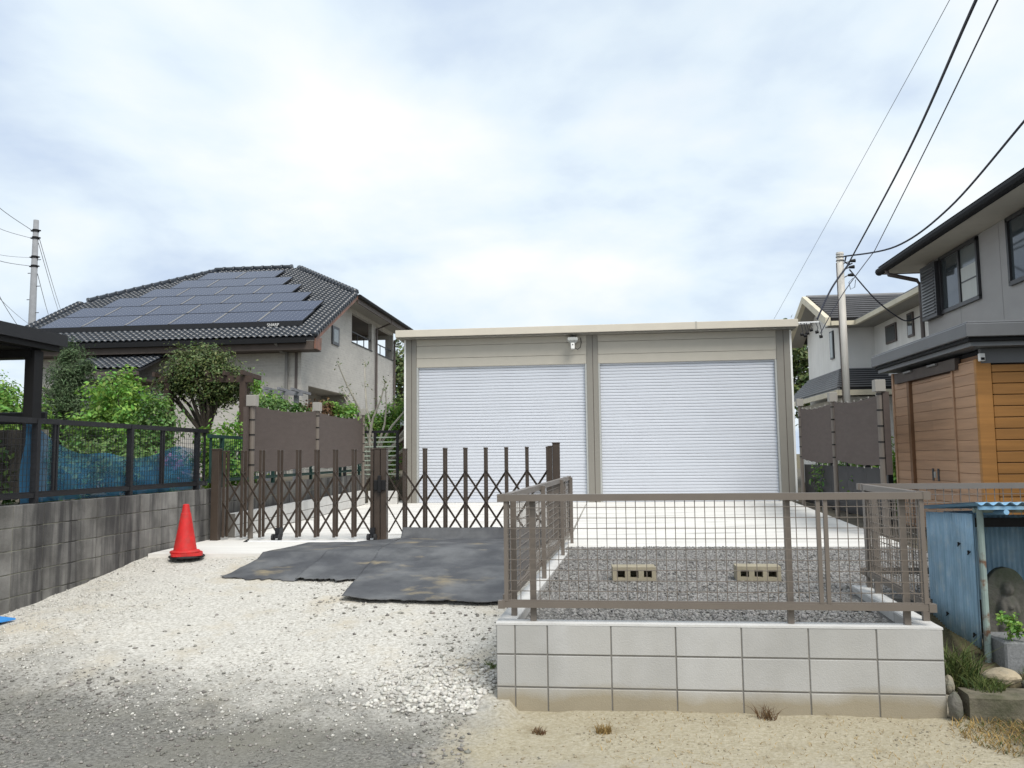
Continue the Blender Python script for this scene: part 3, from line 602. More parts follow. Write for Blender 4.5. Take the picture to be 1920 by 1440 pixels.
# blue netting draped behind the black fence
def net_sheet():
    mb = MB(); n, m_ = 60, 14; o = 0
    for i in range(n + 1):
        y = 6.95 + 3.35 * i / n
        t = (y - 6.95)
        top = 1.93 - 0.30 * smoothstep(0.05, 1.0, t) + 0.10 * smoothstep(1.3, 3.2, t) - 0.04 * sin(t * 4.0) * min(1, t)
        for j in range(m_ + 1):
            z = 1.205 + (float(top) - 1.205) * j / m_
            x = -5.285 - 0.035 * sin(t * 5 + j * 0.4) * (j / m_) - 0.02 * float(vnoise(t * 3, j * 0.5, 1, 4))
            mb.v.append((x, y, z))
    for i in range(n):
        for j in range(m_):
            a = i * (m_ + 1) + j; mb.f.append((a, a + m_ + 1, a + m_ + 2, a + 1))
    return mb
solo('blue_net', net_sheet(), 'blue_netting', 'sagging blue garden netting tied behind the black fence', 'net', smooth=True)

# ------------------------------------------------------------------ accordion gate, two leaves
def accordion(name, label, xa, n, pitch, post_x, post_w, caster_at, low_cut):
    Y = 10.30; g = thing(name, label, 'gate', (xa, Y, 0.54))
    for s_ in ((0, 1) if post_w else ()):
        pass
    zt, zb = 1.68, 0.575
    bar = MB().cbox(-0.017, -0.012, 0, 0.017, 0.012, zt - zb, 0.003).mesh('upright', 'bronze_metal')
    capm = MB().cbox(-0.020, -0.016, 0, 0.020, 0.016, 0.02, 0.003).mesh('upright_cap', 'bronze_metal')
    nodes = (1.415, 1.025, 0.625)
    for i in range(n):
        x = xa + i * pitch
        for yy in (Y - 0.055, Y + 0.055):
            u = piece('upright', bar, (x, yy, zb), g)
            piece('upright_cap', capm, (x, yy, zt), u)
    for i in range(n - 1):
        x0, x1 = xa + i * pitch, xa + (i + 1) * pitch
        for zt_, zl_ in ((nodes[0], nodes[1]), (nodes[1], nodes[2])):
            part('lattice_bar', MB().obox((x0, Y - 0.078, zt_), (x1, Y - 0.078, zl_), 0.006, 0.027, (0, -0.3, 1)), 'bronze_metal', g)
            part('lattice_bar', MB().obox((x0, Y + 0.078, zl_), (x1, Y + 0.078, zt_), 0.006, 0.027, (0, -0.3, 1)), 'bronze_metal', g)
        for z in nodes[:2]:
            part('pivot', MB().tube([(x1, Y - 0.09, z), (x1, Y + 0.09, z)], 0.008, 6), 'bronze_metal', g)
    for x in caster_at:
        c = part('caster', MB().box(x - 0.03, Y - 0.10, 0.60, x + 0.03, Y + 0.02, 0.70).box(x - 0.018, Y - 0.16, 0.575, x + 0.018, Y - 0.02, 0.61), 'black_metal', g)
        for dx_ in (-0.055, 0.035):
            part('wheel', MB().tube([(x + dx_, Y - 0.13, 0.585), (x + dx_ + 0.028, Y - 0.13, 0.585)], 0.044, 14), 'rubber', c)
    for px, w in post_x:
        q = part('end_post', MB().cbox(px - w / 2, Y - 0.05, 0.545, px + w / 2, Y + 0.05, zt + 0.012, 0.004), 'bronze_metal', g)
        part('post_cap', MB().cbox(px - w / 2 - 0.004, Y - 0.054, zt + 0.012, px + w / 2 + 0.004, Y + 0.054, zt + 0.03, 0.003), 'bronze_metal', q)
    return g
gl = accordion('folding_gate', 'brown folding lattice gate leaf with casters beside the old wall', -4.93, 9, 0.2475, [(-2.885, 0.075)], 1, [-4.18, -2.93], 0)
gr = accordion('folding_gate', 'brown folding lattice gate leaf standing behind the rubber sheet', -2.53, 8, 0.262, [(-2.80, 0.075), (-0.665, 0.05)], 1, [], 0)
for x0, x1 in ((-2.765, -2.53),):                        # last bay of the right leaf up to its lock stile
    for zt_, zl_ in ((1.415, 1.025), (1.025, 0.625)):
        part('lattice_bar', MB().obox((x0, 10.222, zt_), (x1, 10.222, zl_), 0.006, 0.020, (0, -0.3, 1)), 'bronze_metal', gr)
        part('lattice_bar', MB().obox((x0, 10.378, zl_), (x1, 10.378, zt_), 0.006, 0.020, (0, -0.3, 1)), 'bronze_metal', gr)
part('lock_case', MB().cbox(-2.92, 10.22, 1.17, -2.765, 10.255, 1.30, 0.006).cbox(-2.865, 10.20, 1.14, -2.82, 10.232, 1.36, 0.006), 'black_matte', gl)
gp = thing('gate_post', 'dark brown square gate post fixed against the old wall', 'post', (-5.035, 10.25, 0.45))
part('shaft', MB().cbox(-5.085, 10.20, 0.45, -4.985, 10.30, 1.71, 0.004), 'bronze_metal', gp); part('cap', MB().cbox(-5.091, 10.194, 1.71, -4.979, 10.306, 1.727, 0.004), 'bronze_metal', gp)
gp = thing('gate_post', 'brown square gate post at the end of the mesh fence', 'post', (-0.60, 10.33, 0.5))
part('shaft', MB().cbox(-0.635, 10.28, 0.53, -0.545, 10.38, 1.735, 0.004), 'bronze_metal', gp); part('cap', MB().cbox(-0.641, 10.274, 1.735, -0.539, 10.386, 1.752, 0.004), 'bronze_metal', gp)
tr_ = thing('gate_track', 'white metal floor track lying on the slab before the gate', 'track', (-3.6, 10.06, 0.541))
part('channel', MB().box(-4.50, 10.035, 0.541, -2.62, 10.085, 0.556), 'alu_strip', tr_); part('end_stop', MB().prism([(-4.56, 10.03, 0.541), (-4.50, 10.03, 0.541), (-4.505, 10.03, 0.575)], (0, 0.06, 0)), 'black_metal', tr_)

# ------------------------------------------------------------------ traffic cone
cx_, cy_ = -4.60, 8.66; cz_ = 0.548
cone = thing('traffic_cone', 'red plastic traffic cone with black rubber weight near the old wall', 'cone', (cx_, cy_, cz_ - 0.03))
part('weight', MB().lathe([(0.185, 0.0), (0.19, 0.010), (0.185, 0.022), (0.12, 0.028), (0.115, 0.026)], (cx_ + 0.02, cy_, cz_ - 0.03), 14), 'rubber', cone)
def rsq(mb, r, z0, z1, c):                                # rounded square plate
    pts = []
    for k in range(32):
        t = 2 * pi * k / 32; q = 1 / (abs(cos(t)) ** 5 + abs(sin(t)) ** 5) ** 0.2; pts.append((c[0] + r * q * cos(t + 0.5), c[1] + r * q * sin(t + 0.5), z0))
    return mb.prism(pts, (0, 0, z1 - z0))
part('base', rsq(MB(), 0.165, cz_ - 0.006, cz_ + 0.020, (cx_ + 0.02, cy_)), 'cone_red', cone)
part('cone_body', MB().lathe([(0.158, 0.020), (0.160, 0.035), (0.150, 0.045), (0.122, 0.052), (0.052, 0.45), (0.047, 0.455), (0.032, 0.545), (0.020, 0.55)], (cx_, cy_, cz_), 28), 'cone_red', cone, smooth=False)

# ------------------------------------------------------------------ rubber sheets over the step
def mz(x, y):
    b_ = gz(x, y); return np.maximum(np.where(y < 8.8, b_, 0.54), np.where(smoothstep(8.45, 8.95, y) > 0, 0.40 + 0.145 * smoothstep(8.35, 8.95, y), 0))
def sheet(corner, nu, nv, zf, th=0.007, seed=1, jag=0.05):
    mb = MB(); fl, fr_, br, bl = [Vector((*c, 0)) for c in corner]
    for lay in (0, 1):
        for j in range(nv + 1):
            for i in range(nu + 1):
                u, v = i / nu, j / nv
                p = (fl * (1 - u) + fr_ * u) * (1 - v) + (bl * (1 - u) + br * u) * v
                e_ = max(0, 1 - v * 8); p.y += e_ * jag * (float(vnoise(u * 7, 0, 1, seed)) * 2 + 1.1 * float(vnoise(u * 25, 0, 1, seed + 1)) + 0.6 * float(vnoise(u * 60, 0, 1, seed + 4)))
                e2 = max(0, 1 - u * 9); p.x += e2 * jag * float(vnoise(v * 6, 3, 1, seed + 2)) * 1.5
                e3 = max(0, 1 - (1 - u) * 9); p.x += e3 * jag * float(vnoise(v * 5, 9, 1, seed + 3)) * 1.5
                z = float(zf(p.x, p.y)) + 0.012 + 0.014 * max(0, 0.3 + float(vnoise(p.x, p.y, 1.6, seed + 5))) + 0.008 * float(vnoise(p.x, p.y, 6, seed + 6))
                if v == 0: z += 0.02 * max(0.0, float(vnoise(u * 9, 1, 1, seed + 8)))
                mb.v.append((p.x, p.y, z - lay * th))
    w = nu + 1; K = w * (nv + 1)
    for j in range(nv):
        for i in range(nu):
            a = j * w + i; mb.f += [(a, a + 1, a + w + 1, a + w), (K + a, K + a + w, K + a + w + 1, K + a + 1)]
    for i in range(nu): mb.f += [(i, K + i, K + i + 1, i + 1), (nv * w + i, nv * w + i + 1, K + nv * w + i + 1, K + nv * w + i)]
    for j in range(nv): mb.f += [(j * w, (j + 1) * w, K + (j + 1) * w, K + j * w), (j * w + nu, K + j * w + nu, K + (j + 1) * w + nu, (j + 1) * w + nu)]
    return mb
solo('rubber_sheet', sheet([(-3.86, 7.98), (-3.02, 7.92), (-2.98, 9.78), (-3.62, 9.76)], 40, 34, mz, seed=2), 'mat_rubber', 'left strip of torn dark rubber sheet reaching toward the cone', 'rubber sheet', smooth=True)
solo('rubber_sheet', sheet([(-3.06, 7.90), (-2.30, 7.86), (-2.56, 10.16), (-3.00, 9.77)], 40, 36, lambda x, y: mz(x, y) + 0.016, seed=9), 'mat_rubber', 'middle strip of torn dark rubber sheet tucked under the gate caster', 'rubber sheet', smooth=True)
solo('rubber_sheet', sheet([(-2.36, 7.20), (-0.86, 7.16), (-0.64, 10.205), (-2.54, 10.205)], 72, 66, lambda x, y: mz(x, y) + 0.03 + 0.115 * float(smoothstep(10.02, 10.19, y)), seed=5, jag=0.035), 'mat_rubber', 'large stained dark rubber sheet turned up against the gate', 'rubber sheet', smooth=True)

# ------------------------------------------------------------------ three-hole blocks on the crushed stone
def hollow(x, y, rz, label):
    Z_ = float(bedz(y)) + 0.012; t = thing('hollow_block', label, 'block', (x, y, Z_), 'hollow blocks on the crushed stone'); c_, s_ = cos(rz), sin(rz)
    mb = MB(); w, h, d = 0.37, 0.12, 0.19; hs_ = [(-0.115, 0.07), (0, 0.07), (0.115, 0.07)]
    us = [-w / 2]; 
    for a, b in hs_: us += [a - b / 2, a + b / 2]
    us.append(w / 2)
    for i in range(len(us) - 1):
        if i % 2 == 0: mb.box(us[i], -d / 2, 0.03, us[i + 1], d / 2, 0.09)
    mb.box(-w / 2, -d / 2, 0, w / 2, d / 2, 0.03).box(-w / 2, -d / 2, 0.09, w / 2, d / 2, h)
    mb.box(-w / 2, d / 2 - 0.02, 0.03, w / 2, d / 2 - 0.001, 0.09)  # added plate closing the holes at the back so they stay dark
    mb.v = [(x + a * c_ - b * s_, y + a * s_ + b * c_, Z_ + z) for a, b, z in mb.v]; part('body', mb, 'hollow_block', t)
hollow(0.24, 7.30, 0.05, 'tan three-hole block on crushed stone, beside the long kerb')
hollow(1.30, 7.36, -0.03, 'tan three-hole block on crushed stone, away from the long kerb')
solo('blue_board', MB().prism([(-5.12, 6.06, 0.262), (-5.00, 6.22, 0.268), (-4.885, 6.43, 0.276), (-5.12, 6.46, 0.290)], (0, 0, 0.014)), 'blue_board', 'thin bright blue board lying against the old wall', 'board')

# ------------------------------------------------------------------ garage with two roller shutters
G = thing('garage', 'wide beige steel garage with two white roller shutters', 'garage', (-0.2, 18.5, 0.54))
YF, ZB = 18.5, 0.54
mb = MB(); mb.box(-4.50, YF + 0.10, ZB, -4.44, 25.5, 4.3).box(4.08, YF + 0.10, ZB, 4.14, 25.5, 4.3).box(-4.44, 25.44, ZB, 4.08, 25.5, 4.3); part('side_wall', mb, 'panel_beige', G)
for x0, x1 in ((-4.52, -4.275), (-0.33, -0.075), (3.865, 4.155)):
    p_ = part('pillar', MB().box(x0, YF, ZB, x1, YF + 0.12, 4.315), 'pillar_taupe', G)
    xm = (x0 + x1) / 2 + 0.01; part('seam', MB().box(xm - 0.006, YF - 0.002, ZB, xm + 0.006, YF + 0.002, 4.31), 'bronze_metal', p_)
for x0 in (-4.562, 4.157): part('corner_trim', MB().box(x0, YF - 0.01, ZB, x0 + 0.040, YF + 0.14, 4.31), 'white_paint', G)
for x0, x1 in ((-4.275, -0.33), (-0.075, 3.865)):
    part('header_panel', MB().cbox(x0, YF + 0.02, 3.665, x1, YF + 0.10, 3.868, 0.004), 'panel_beige', G)
    part('header_panel', MB().cbox(x0, YF + 0.02, 3.874, x1, YF + 0.10, 4.16, 0.004), 'panel_beige', G)
    part('header_panel', MB().cbox(x0, YF + 0.02, 4.166, x1, YF + 0.10, 4.315, 0.004), 'panel_beige', G)
    sh = part('shutter', MB().box(x0 + 0.001, YF + 0.105, ZB, x1 - 0.001, YF + 0.125, 3.80), 'grey_plastic', G)
    for xx in (x0 + 0.002, x1 - 0.042): part('guide_rail', MB().box(xx, YF + 0.01, ZB, xx + 0.04, YF + 0.10, 3.663), 'grey_plastic', sh)
    L_ = x1 - x0 - 0.09; pit = 0.0697
    pr = [(0.0, 0.002), (-0.005, 0.005), (-0.009, 0.014), (-0.009, 0.054), (-0.005, 0.063), (0.0, 0.0655)]
    sm = MB()
    poly = [(-L_ / 2, b, c) for b, c in pr] + [(-L_ / 2, 0.012, 0.0655), (-L_ / 2, 0.012, 0.002)]
    sm.prism(poly, (L_, 0, 0)); sme = sm.mesh('slat', 'shutter_white')
    n_ = int((3.66 - ZB - 0.09) / pit) + 1
    for k in range(n_): piece('slat', sme, ((x0 + x1) / 2, YF + 0.088, ZB + 0.085 + k * pit), sh)
    part('bottom_bar', MB().cbox(x0 + 0.045, YF + 0.06, ZB + 0.004, x1 - 0.045, YF + 0.10, ZB + 0.085, 0.005), 'shutter_white', sh)
part('soffit', MB().box(-4.66, 18.26, 4.318, 4.25, 25.6, 4.335), 'pillar_taupe', G)
ro = part('roof', MB().box(-4.66, 18.26, 4.337, 4.25, 25.6, 4.44), 'roof_steel', G)
for x0, x1 in ((-4.70, 2.095), (2.105, 4.29)): part('fascia', MB().cbox(x0, 18.20, 4.340, x1, 18.257, 4.503, 0.006), 'fascia_cream', ro)
part('fascia_joint', MB().box(2.08, 18.194, 4.337, 2.12, 18.26, 4.507), 'panel_beige', ro)
for x0 in (-4.70, 4.262): part('fascia', MB().box(x0, 18.259, 4.325, x0 + 0.028, 25.6, 4.505), 'fascia_cream', ro)
for k in range(44): 
    xx = -4.6 + k * 0.2; part('roof_rib_end', MB().box(xx - 0.02, 18.23, 4.306, xx + 0.02, 18.29, 4.3165), 'soffit_grey', ro)
# sensor on the header
cmx, cmz = -0.63, 4.06
S = thing('security_camera', 'white security camera hung under the garage eave', 'camera', (cmx, 18.43, cmz))
part('hood', MB().cbox(cmx - 0.115, 18.22, cmz + 0.10, cmx + 0.115, 18.47, cmz + 0.175, 0.012).prism([(cmx - 0.10, 18.25, cmz + 0.10), (cmx + 0.10, 18.25, cmz + 0.10), (cmx + 0.05, 18.27, cmz + 0.05), (cmx - 0.05, 18.27, cmz + 0.05)], (0, 0.16, 0)), 'grey_plastic', S)
part('bracket', MB().cbox(cmx - 0.05, 18.44, cmz + 0.02, cmx + 0.05, 18.518, cmz + 0.24, 0.006), 'grey_plastic', S)
part('lens_body', MB().cbox(cmx - 0.045, 18.24, cmz - 0.08, cmx + 0.04, 18.38, cmz + 0.055, 0.010), 'white_paint', S)
part('lens', MB().tube([(cmx, 18.245, cmz + 0.012), (cmx, 18.232, cmz + 0.012)], 0.013, 10), 'black_matte', S)
part('cable', MB().tube([(cmx + 0.03, 18.36, cmz - 0.04), (cmx + 0.10, 18.42, cmz - 0.075), (cmx + 0.16, 18.46, cmz - 0.03), (cmx + 0.185, 18.49, cmz + 0.09), (cmx + 0.17, 18.51, cmz + 0.2)], 0.008, 6), 'black_matte', S)

# ------------------------------------------------------------------ brown privacy screens
def screen(posts, labelgrp, label, side):
    t = thing('privacy_screen', label, 'screen', (posts[0][0], posts[0][1], 0.54))
    for (x, y, z) in posts:
        q = part('post', MB().tube([(x, y, 0.542), (x, y, z - 0.02)], 0.036, 10), 'stain_bronze', t)
        part('post_cap', MB().cbox(x - 0.065, y - 0.06, z - 0.15, x + 0.065, y + 0.06, z, 0.006), 'soffit_grey', q)
    for i in range(len(posts) - 1):
        a, b = Vector(posts[i]), Vector(posts[i + 1]); d = (b - a); d.z = 0; Ln = d.length; d.normalize(); n = Vector((-d.y, d.x, 0))
        if n.y > 0: n = -n
        za, zb_ = 2.31 + 0.075 * i, 2.40 + 0.09 * i; zc1, zc2 = 1.41, 1.46
        mbf = MB(); nu, nv = 30, 12; g0 = 0.05
        for lay in (0, 1):
            for iu in range(nu + 1):
                u = iu / nu; pu = a + d * (g0 + (Ln - 2 * g0) * u)
                zt_ = za + (zb_ - za) * u - 0.05 * sin(pi * u) - 0.012 * abs(sin(pi * u * 6)); zl = zc1 + (zc2 - zc1) * u - 0.03 * sin(pi * u) + 0.012 * abs(sin(pi * u * 6))
                for iv in range(nv + 1):
                    v = iv / nv; off = 0.012 * float(vnoise(u * 5 + i * 9, v * 3, 1, 7)) + 0.010 * lay * 0.3
                    p = pu + n * (0.0 + off); mbf.v.append((p.x, p.y, zl + (zt_ - zl) * v))
        w = nv + 1; K = w * (nu + 1)
        for iu in range(nu):
            for iv in range(nv):
                q = iu * w + iv; mbf.f += [(q, q + w, q + w + 1, q + 1), (K + q, K + q + 1, K + q + w + 1, K + q + w)]
        fb = part('fabric', mbf, 'screen_fabric', t, smooth=True)
        for k in range(7):
            u = (k + 0.5) / 7; pu = a + d * (Ln * u)
            zt_ = za + (zb_ - za) * u - 0.05 * sin(pi * u); zl = zc1 + (zc2 - zc1) * u - 0.03 * sin(pi * u)
            for zz in (zt_ + 0.012, zl - 0.012):
                part('tie', MB().box(pu.x - 0.005 + n.x * 0.012, pu.y - 0.005 + n.y * 0.012, zz - 0.022, pu.x + 0.005 + n.x * 0.012, pu.y + 0.005 + n.y * 0.012, zz + 0.010), 'tie_white', fb)
        for end in (0, 1):
            q = a if end == 0 else b
            for k in range(5):
                zz = 1.5 + k * 0.2; part('strap', MB().tube([(q.x, q.y, zz), (q.x, q.y, zz + 0.018)], 0.041, 10), 'black_matte', fb)
    return t
LP = [(-4.66, 10.47, 2.44), (-4.85, 13.5, 2.54), (-5.39, 18.0, 2.70)]
RP = [(3.47, 10.70, 2.49), (3.66, 13.5, 2.54), (3.985, 17.1, 2.68)]
screen(LP, '', 'brown fabric screen on posts between garage and old wall', -1)
screen(RP, '', 'brown fabric screen on posts beside the wooden shed', 1)
solo('screen_wrap', MB().box(-4.735, 10.36, 1.35, -4.69, 10.46, 2.28), 'screen_fabric', 'loose end of brown screen fabric strapped to the first post', 'fabric')
solo('screen_wrap', MB().box(3.50, 10.66, 1.30, 3.575, 10.72, 2.34), 'screen_fabric', 'loose end of brown screen fabric beside the wooden shed door', 'fabric')

# ------------------------------------------------------------------ tiled house with solar panels (left)
HX0, HX1, HY0, HZ0, HS = -19.30, -8.73, 24.0, 5.37, 0.497
HA = math.atan(HS)
hz = lambda y: HZ0 + HS * (y - HY0)
HYC, HYR = 28.35, 32.40; ZC, ZR = hz(HYC), hz(HYR); RXL, RXR = -16.05, -12.47; HYB = 36.45
H = thing('tiled_house', 'grey tiled house with black roof and solar panels', 'house', (-14, 30, 1.06))
front = [(HX0, HY0), (HX1, HY0), (HX1, HYC), (RXR, HYR), (RXL, HYR), (HX0, HYC)]
rf = part('roof', MB().prism([(x, y, hz(y) - 0.16) for x, y in front], (0, 0, 0.12)), 'roof_under', H)
part('roof_slope', MB().prism([(HX1, HYC, ZC - 0.16), (HX1, HYB, ZC - 0.16), (RXR, HYR, ZR - 0.16)], (0, 0, 0.13)), 'roof_tile', rf)
part('roof_slope', MB().prism([(HX0, HYC, ZC - 0.16), (RXL, HYR, ZR - 0.16), (HX0, HYB, ZC - 0.16)], (0, 0, 0.13)), 'roof_tile', rf)
part('roof_slope', MB().prism([(HX0, HYB, ZC - 0.16), (RXL, HYR, ZR - 0.16), (RXR, HYR, ZR - 0.16), (HX1, HYB, ZC - 0.16)], (0, 0, 0.13)), 'roof_tile', rf)
TW, TL = 0.205, 0.215
def tile_geo():
    pr = [(0, 0.012), (0.035, 0.040), (0.075, 0.050), (0.115, 0.038), (0.150, 0.008), (0.185, -0.004), (TW + 0.006, 0.010)]
    v = []; 
    for y, dz in ((-0.012, 0.030), (TL + 0.01, 0.0)):
        v += [(u, y, w + dz) for u, w in pr]
    n = len(pr); v += [(u, -0.012, w + 0.030 - 0.026) for u, w in pr]
    f = [(i, i + 1, n + i + 1, n + i) for i in range(n - 1)] + [(2 * n + i, 2 * n + i + 1, i + 1, i) for i in range(n - 1)]
    return np.array(v), f
TV, TF = tile_geo()
PYS = [24.93, 26.03, 27.10, 28.20, 29.30, 30.42, 31.50]; PR = [-9.45, -9.50, -10.32, -11.12, -11.92, -12.70]; PLF = [-18.55, -18.45, -17.75, -17.05, -16.45, -15.95]; PN = [6, 6, 5, 4, 3, 2]
def covered(x, y):
    for k in range(6):
        if PYS[k] + 0.15 < y < PYS[k + 1] - (0.1 if k == 5 else -0.05) and PLF[k] + 0.15 < x < PR[k] - 0.2: return True
    return False
def inroof(x, y):
    if y > HYR - 0.1: return False
    if y <= HYC: return HX0 + 0.02 < x < HX1 - TW
    t = (y - HYC) / (HYR - HYC); return HX0 + (RXL - HX0) * t + 0.05 < x < HX1 + (RXR - HX1) * t - TW
tl = []
j = 0
while True:
    y = HY0 - 0.02 + j * TL * cos(HA)
    if y > HYR: break
    i = 0; x = HX1 - TW - 0.02
    while x > HX0:
        if inroof(x, y) and not covered(x + 0.1, y + 0.1): tl.append((x, y, hz(y) - 0.035))
        x -= TW
    j += 1
tl.sort(key=lambda p: (HX1 - p[0]) * 0.7 + (p[1] - HY0) * 0.9 + (0 if p[1] > 24.15 or p[0] > -11 else -3 + 0 * p[0]))
cA, sA = cos(HA), sin(HA)
tme = bpy.data.meshes.new('roof_tile'); tme.from_pydata(TV.tolist(), [], TF); tme.materials.append(MATS['roof_tile']); tme.polygons.foreach_set('use_smooth', [True] * len(tme.polygons))
for p in tl[:300]: piece('roof_tile', tme, p, rf, (HA, 0, 0))
mb = MB()
TR = np.stack([TV[:, 0], TV[:, 1] * cA - TV[:, 2] * sA, TV[:, 1] * sA + TV[:, 2] * cA], -1)
for p in tl[300:]: mb.add((TR + np.array(p)).tolist(), TF)
me_ = bpy.data.meshes.new('roof_tiles'); b_ = WPOS[rf.name]; me_.from_pydata([(a - b_.x, b - b_.y, c - b_.z) for a, b, c in mb.v], [], mb.f); me_.materials.append(MATS['roof_tile'])
me_.polygons.foreach_set('use_smooth', [True] * len(me_.polygons))
o = bpy.data.objects.new('roof_tiles', me_); COL.objects.link(o); o.parent = rf; tag(o, kind='stuff')
def caps(a, b, r, step, nm='ridge_tile', par=None):
    a, b = Vector(a), Vector(b); d = b - a; n = int(d.length / step); d.normalize()
    for k in range(n):
        p = a + d * (k * step); q = a + d * ((k + 1) * step + 0.02)
        part(nm, MB().tube([p, p + (q - p) * 0.8, p + (q - p) * 0.81, q], [r, r * 0.96, r * 1.12, r * 1.12], 8), 'roof_tile', par or rf, smooth=True)
caps((RXL - 0.1, HYR, ZR + 0.02), (RXR + 0.1, HYR, ZR + 0.02), 0.13, 0.42)
caps((RXR, HYR, ZR), (HX1 + 0.02, HYC - 0.02, ZC), 0.12, 0.30)
caps((RXL, HYR, ZR), (HX0 - 0.02, HYC - 0.02, ZC), 0.12, 0.36)
for x in (HX1 - 0.02, HX0 + 0.02):                        # rake edge tiles stepping down the slope
    n = int((HYC - HY0) / 0.20)
    for k in range(n):
        y = HY0 + k * 0.2; part('rake_tile', MB().tube([(x, y - 0.02, hz(y) + 0.03), (x, y + 0.20, hz(y + 0.2) - 0.01)], [0.125, 0.10], 8), 'roof_tile', rf, smooth=True)
for x, sg in ((HX1, 1), (HX0, -1)):
    part('rake_board', MB().prism([(x, HY0 + 0.05, hz(HY0 + 0.05) - 0.10), (x, HYC, ZC - 0.10), (x, HYC, ZC - 0.21), (x, HY0 + 0.05, hz(HY0 + .05) - 0.22)], (0.03 * sg, 0, 0)), 'copper', H)
part('rake_end', MB().prism([(HX1 - 0.02, HY0 + 0.02, hz(HY0) - 0.10), (HX1 - 0.02, HY0 + 0.55, hz(HY0) - 0.02), (HX1 - 0.02, HY0 + 0.50, hz(HY0) - 0.42), (HX1 - 0.02, HY0 + 0.02, hz(HY0) - 0.42)], (0.06, 0, 0)), 'copper', H)
part('gutter', MB().box(HX0, HY0 - 0.14, HZ0 - 0.24, HX1 - 0.25, HY0 - 0.02, HZ0 - 0.12), 'gutter_dark', H)
part('eave_board', MB().box(HX0, HY0 + 0.0, HZ0 - 0.44, HX1 - 0.03, HY0 + 0.05, HZ0 - 0.175), 'fascia_brown', H)
part('soffit', MB().box(HX0, HY0 + 0.05, HZ0 - 0.44, HX1 - 0.04, HY0 + 0.72, HZ0 - 0.41), 'fascia_brown', H)
part('side_soffit', MB().box(-9.45, HYC + 0.02, 7.27, HX1 - 0.02, HYB - 0.05, 7.30), 'soffit_grey', H)
part('side_fascia', MB().box(HX1 - 0.01, HYC + 0.02, 7.17, HX1 + 0.03, HYB, 7.40), 'fascia_brown', H)
part('gutter', MB().tube([(HX1 + 0.09, HYC, 7.42), (HX1 + 0.09, HYB + 0.1, 7.42)], 0.075, 8), 'gutter_dark', H)
# walls
wx = -9.41
mb = MB(); wall_holes(mb, 'x', wx - 0.15, 0.15, 24.70, 36.10, 1.06, 5.00, [(25.34, 29.65, 2.5, 3.93)])
wall_holes(mb, 'x', wx - 0.15, 0.15, HYC, 36.10, 5.00, 7.27, [(29.9, 32.6, 6.0, 7.12), (33.2, 35.95, 6.0, 7.12)])
mb.prism([(wx - 0.15, 24.70, 5.0), (wx - 0.15, HYC, 5.0), (wx - 0.15, HYC, hz(HYC) - 0.17), (wx - 0.15, 24.70, hz(24.70) - 0.17)], (0.15, 0, 0))
part('side_wall', mb, 'tile_cladding', H)
mb = MB(); wall_holes(mb, 'y', 24.70, 0.15, -18.7, wx - 0.151, 1.06, 4.96, [(-16.9, -14.3, 1.9, 3.85)]); part('front_wall', mb, 'tile_cladding', H)
mb = MB(); wall_holes(mb, 'y', 35.95, 0.15, -18.7, wx - 0.151, 1.06, 7.25, [(-11.6, -9.75, 6.0, 6.95)]); mb.box(-18.7, 24.86, 1.06, -18.55, 35.94, 5.5); part('rear_wall', mb, 'tile_cladding', H)
part('balcony_floor', MB().box(-12.2, 29.0, 5.90, wx - 0.16, 35.94, 5.98), 'soffit_grey', H)
part('balcony_wall', MB().box(-12.35, 29.0, 5.99, -12.2, 35.94, 7.26).box(-12.19, 28.9, 5.99, wx - 0.16, 29.0, 7.26), 'fascia_brown', H)  # dark brown stands in for shade inside the balcony, ceiling included
part('balcony_ceiling', MB().box(-12.2, 29.0, 7.13, wx - 0.16, 35.94, 7.20), 'fascia_brown', H)
for a, b in ((29.9, 32.6), (33.2, 35.95)):
    r_ = part('balcony_rail', MB().box(wx - 0.09, a, 6.40, wx - 0.05, b, 6.44), 'black_metal', H)
    part('sill', MB().box(wx - 0.17, a - 0.03, 5.96, wx + 0.03, b + 0.03, 6.0), 'black_metal', r_)
    for k in range(1, 3): yy = a + (b - a) * k / 3; part('baluster', MB().box(wx - 0.085, yy - 0.02, 6.0, wx - 0.055, yy + 0.02, 6.40), 'black_metal', r_)
part('recess', MB().box(-10.6, 25.2, 2.3, -10.5, 29.8, 4.1).box(-10.5, 25.2, 3.94, wx - 0.16, 29.8, 4.05).box(-10.5, 29.66, 2.3, wx - 0.16, 29.8, 3.93), 'soffit_grey', H)
part('recess_slope', MB().prism([(-10.49, 25.34, 3.1), (-10.49, 29.65, 2.5), (-10.49, 29.65, 2.45), (-10.49, 25.34, 2.45)], (0.93, 0, 0)), 'soffit_cream', H)
w_ = part('window', MB().box(wx + 0.001, 27.55, 5.60, wx + 0.05, 28.30, 6.26), 'window_frame', H); part('pane', MB().box(wx + 0.05, 27.68, 5.70, wx + 0.056, 28.17, 6.16), 'glass_grey', w_)
w_ = part('window', MB().box(-16.9, 24.76, 1.9, -14.3, 24.80, 3.85), 'window_frame', H)
for k in range(3): part('pane', MB().box(-16.85 + k * 0.86, 24.745, 1.95, -16.05 + k * 0.86, 24.759, 3.80), 'glass_dark', w_)
part('curtain', MB().box(-16.85, 24.735, 2.6, -16.5, 24.744, 3.8), 'curtain', w_)
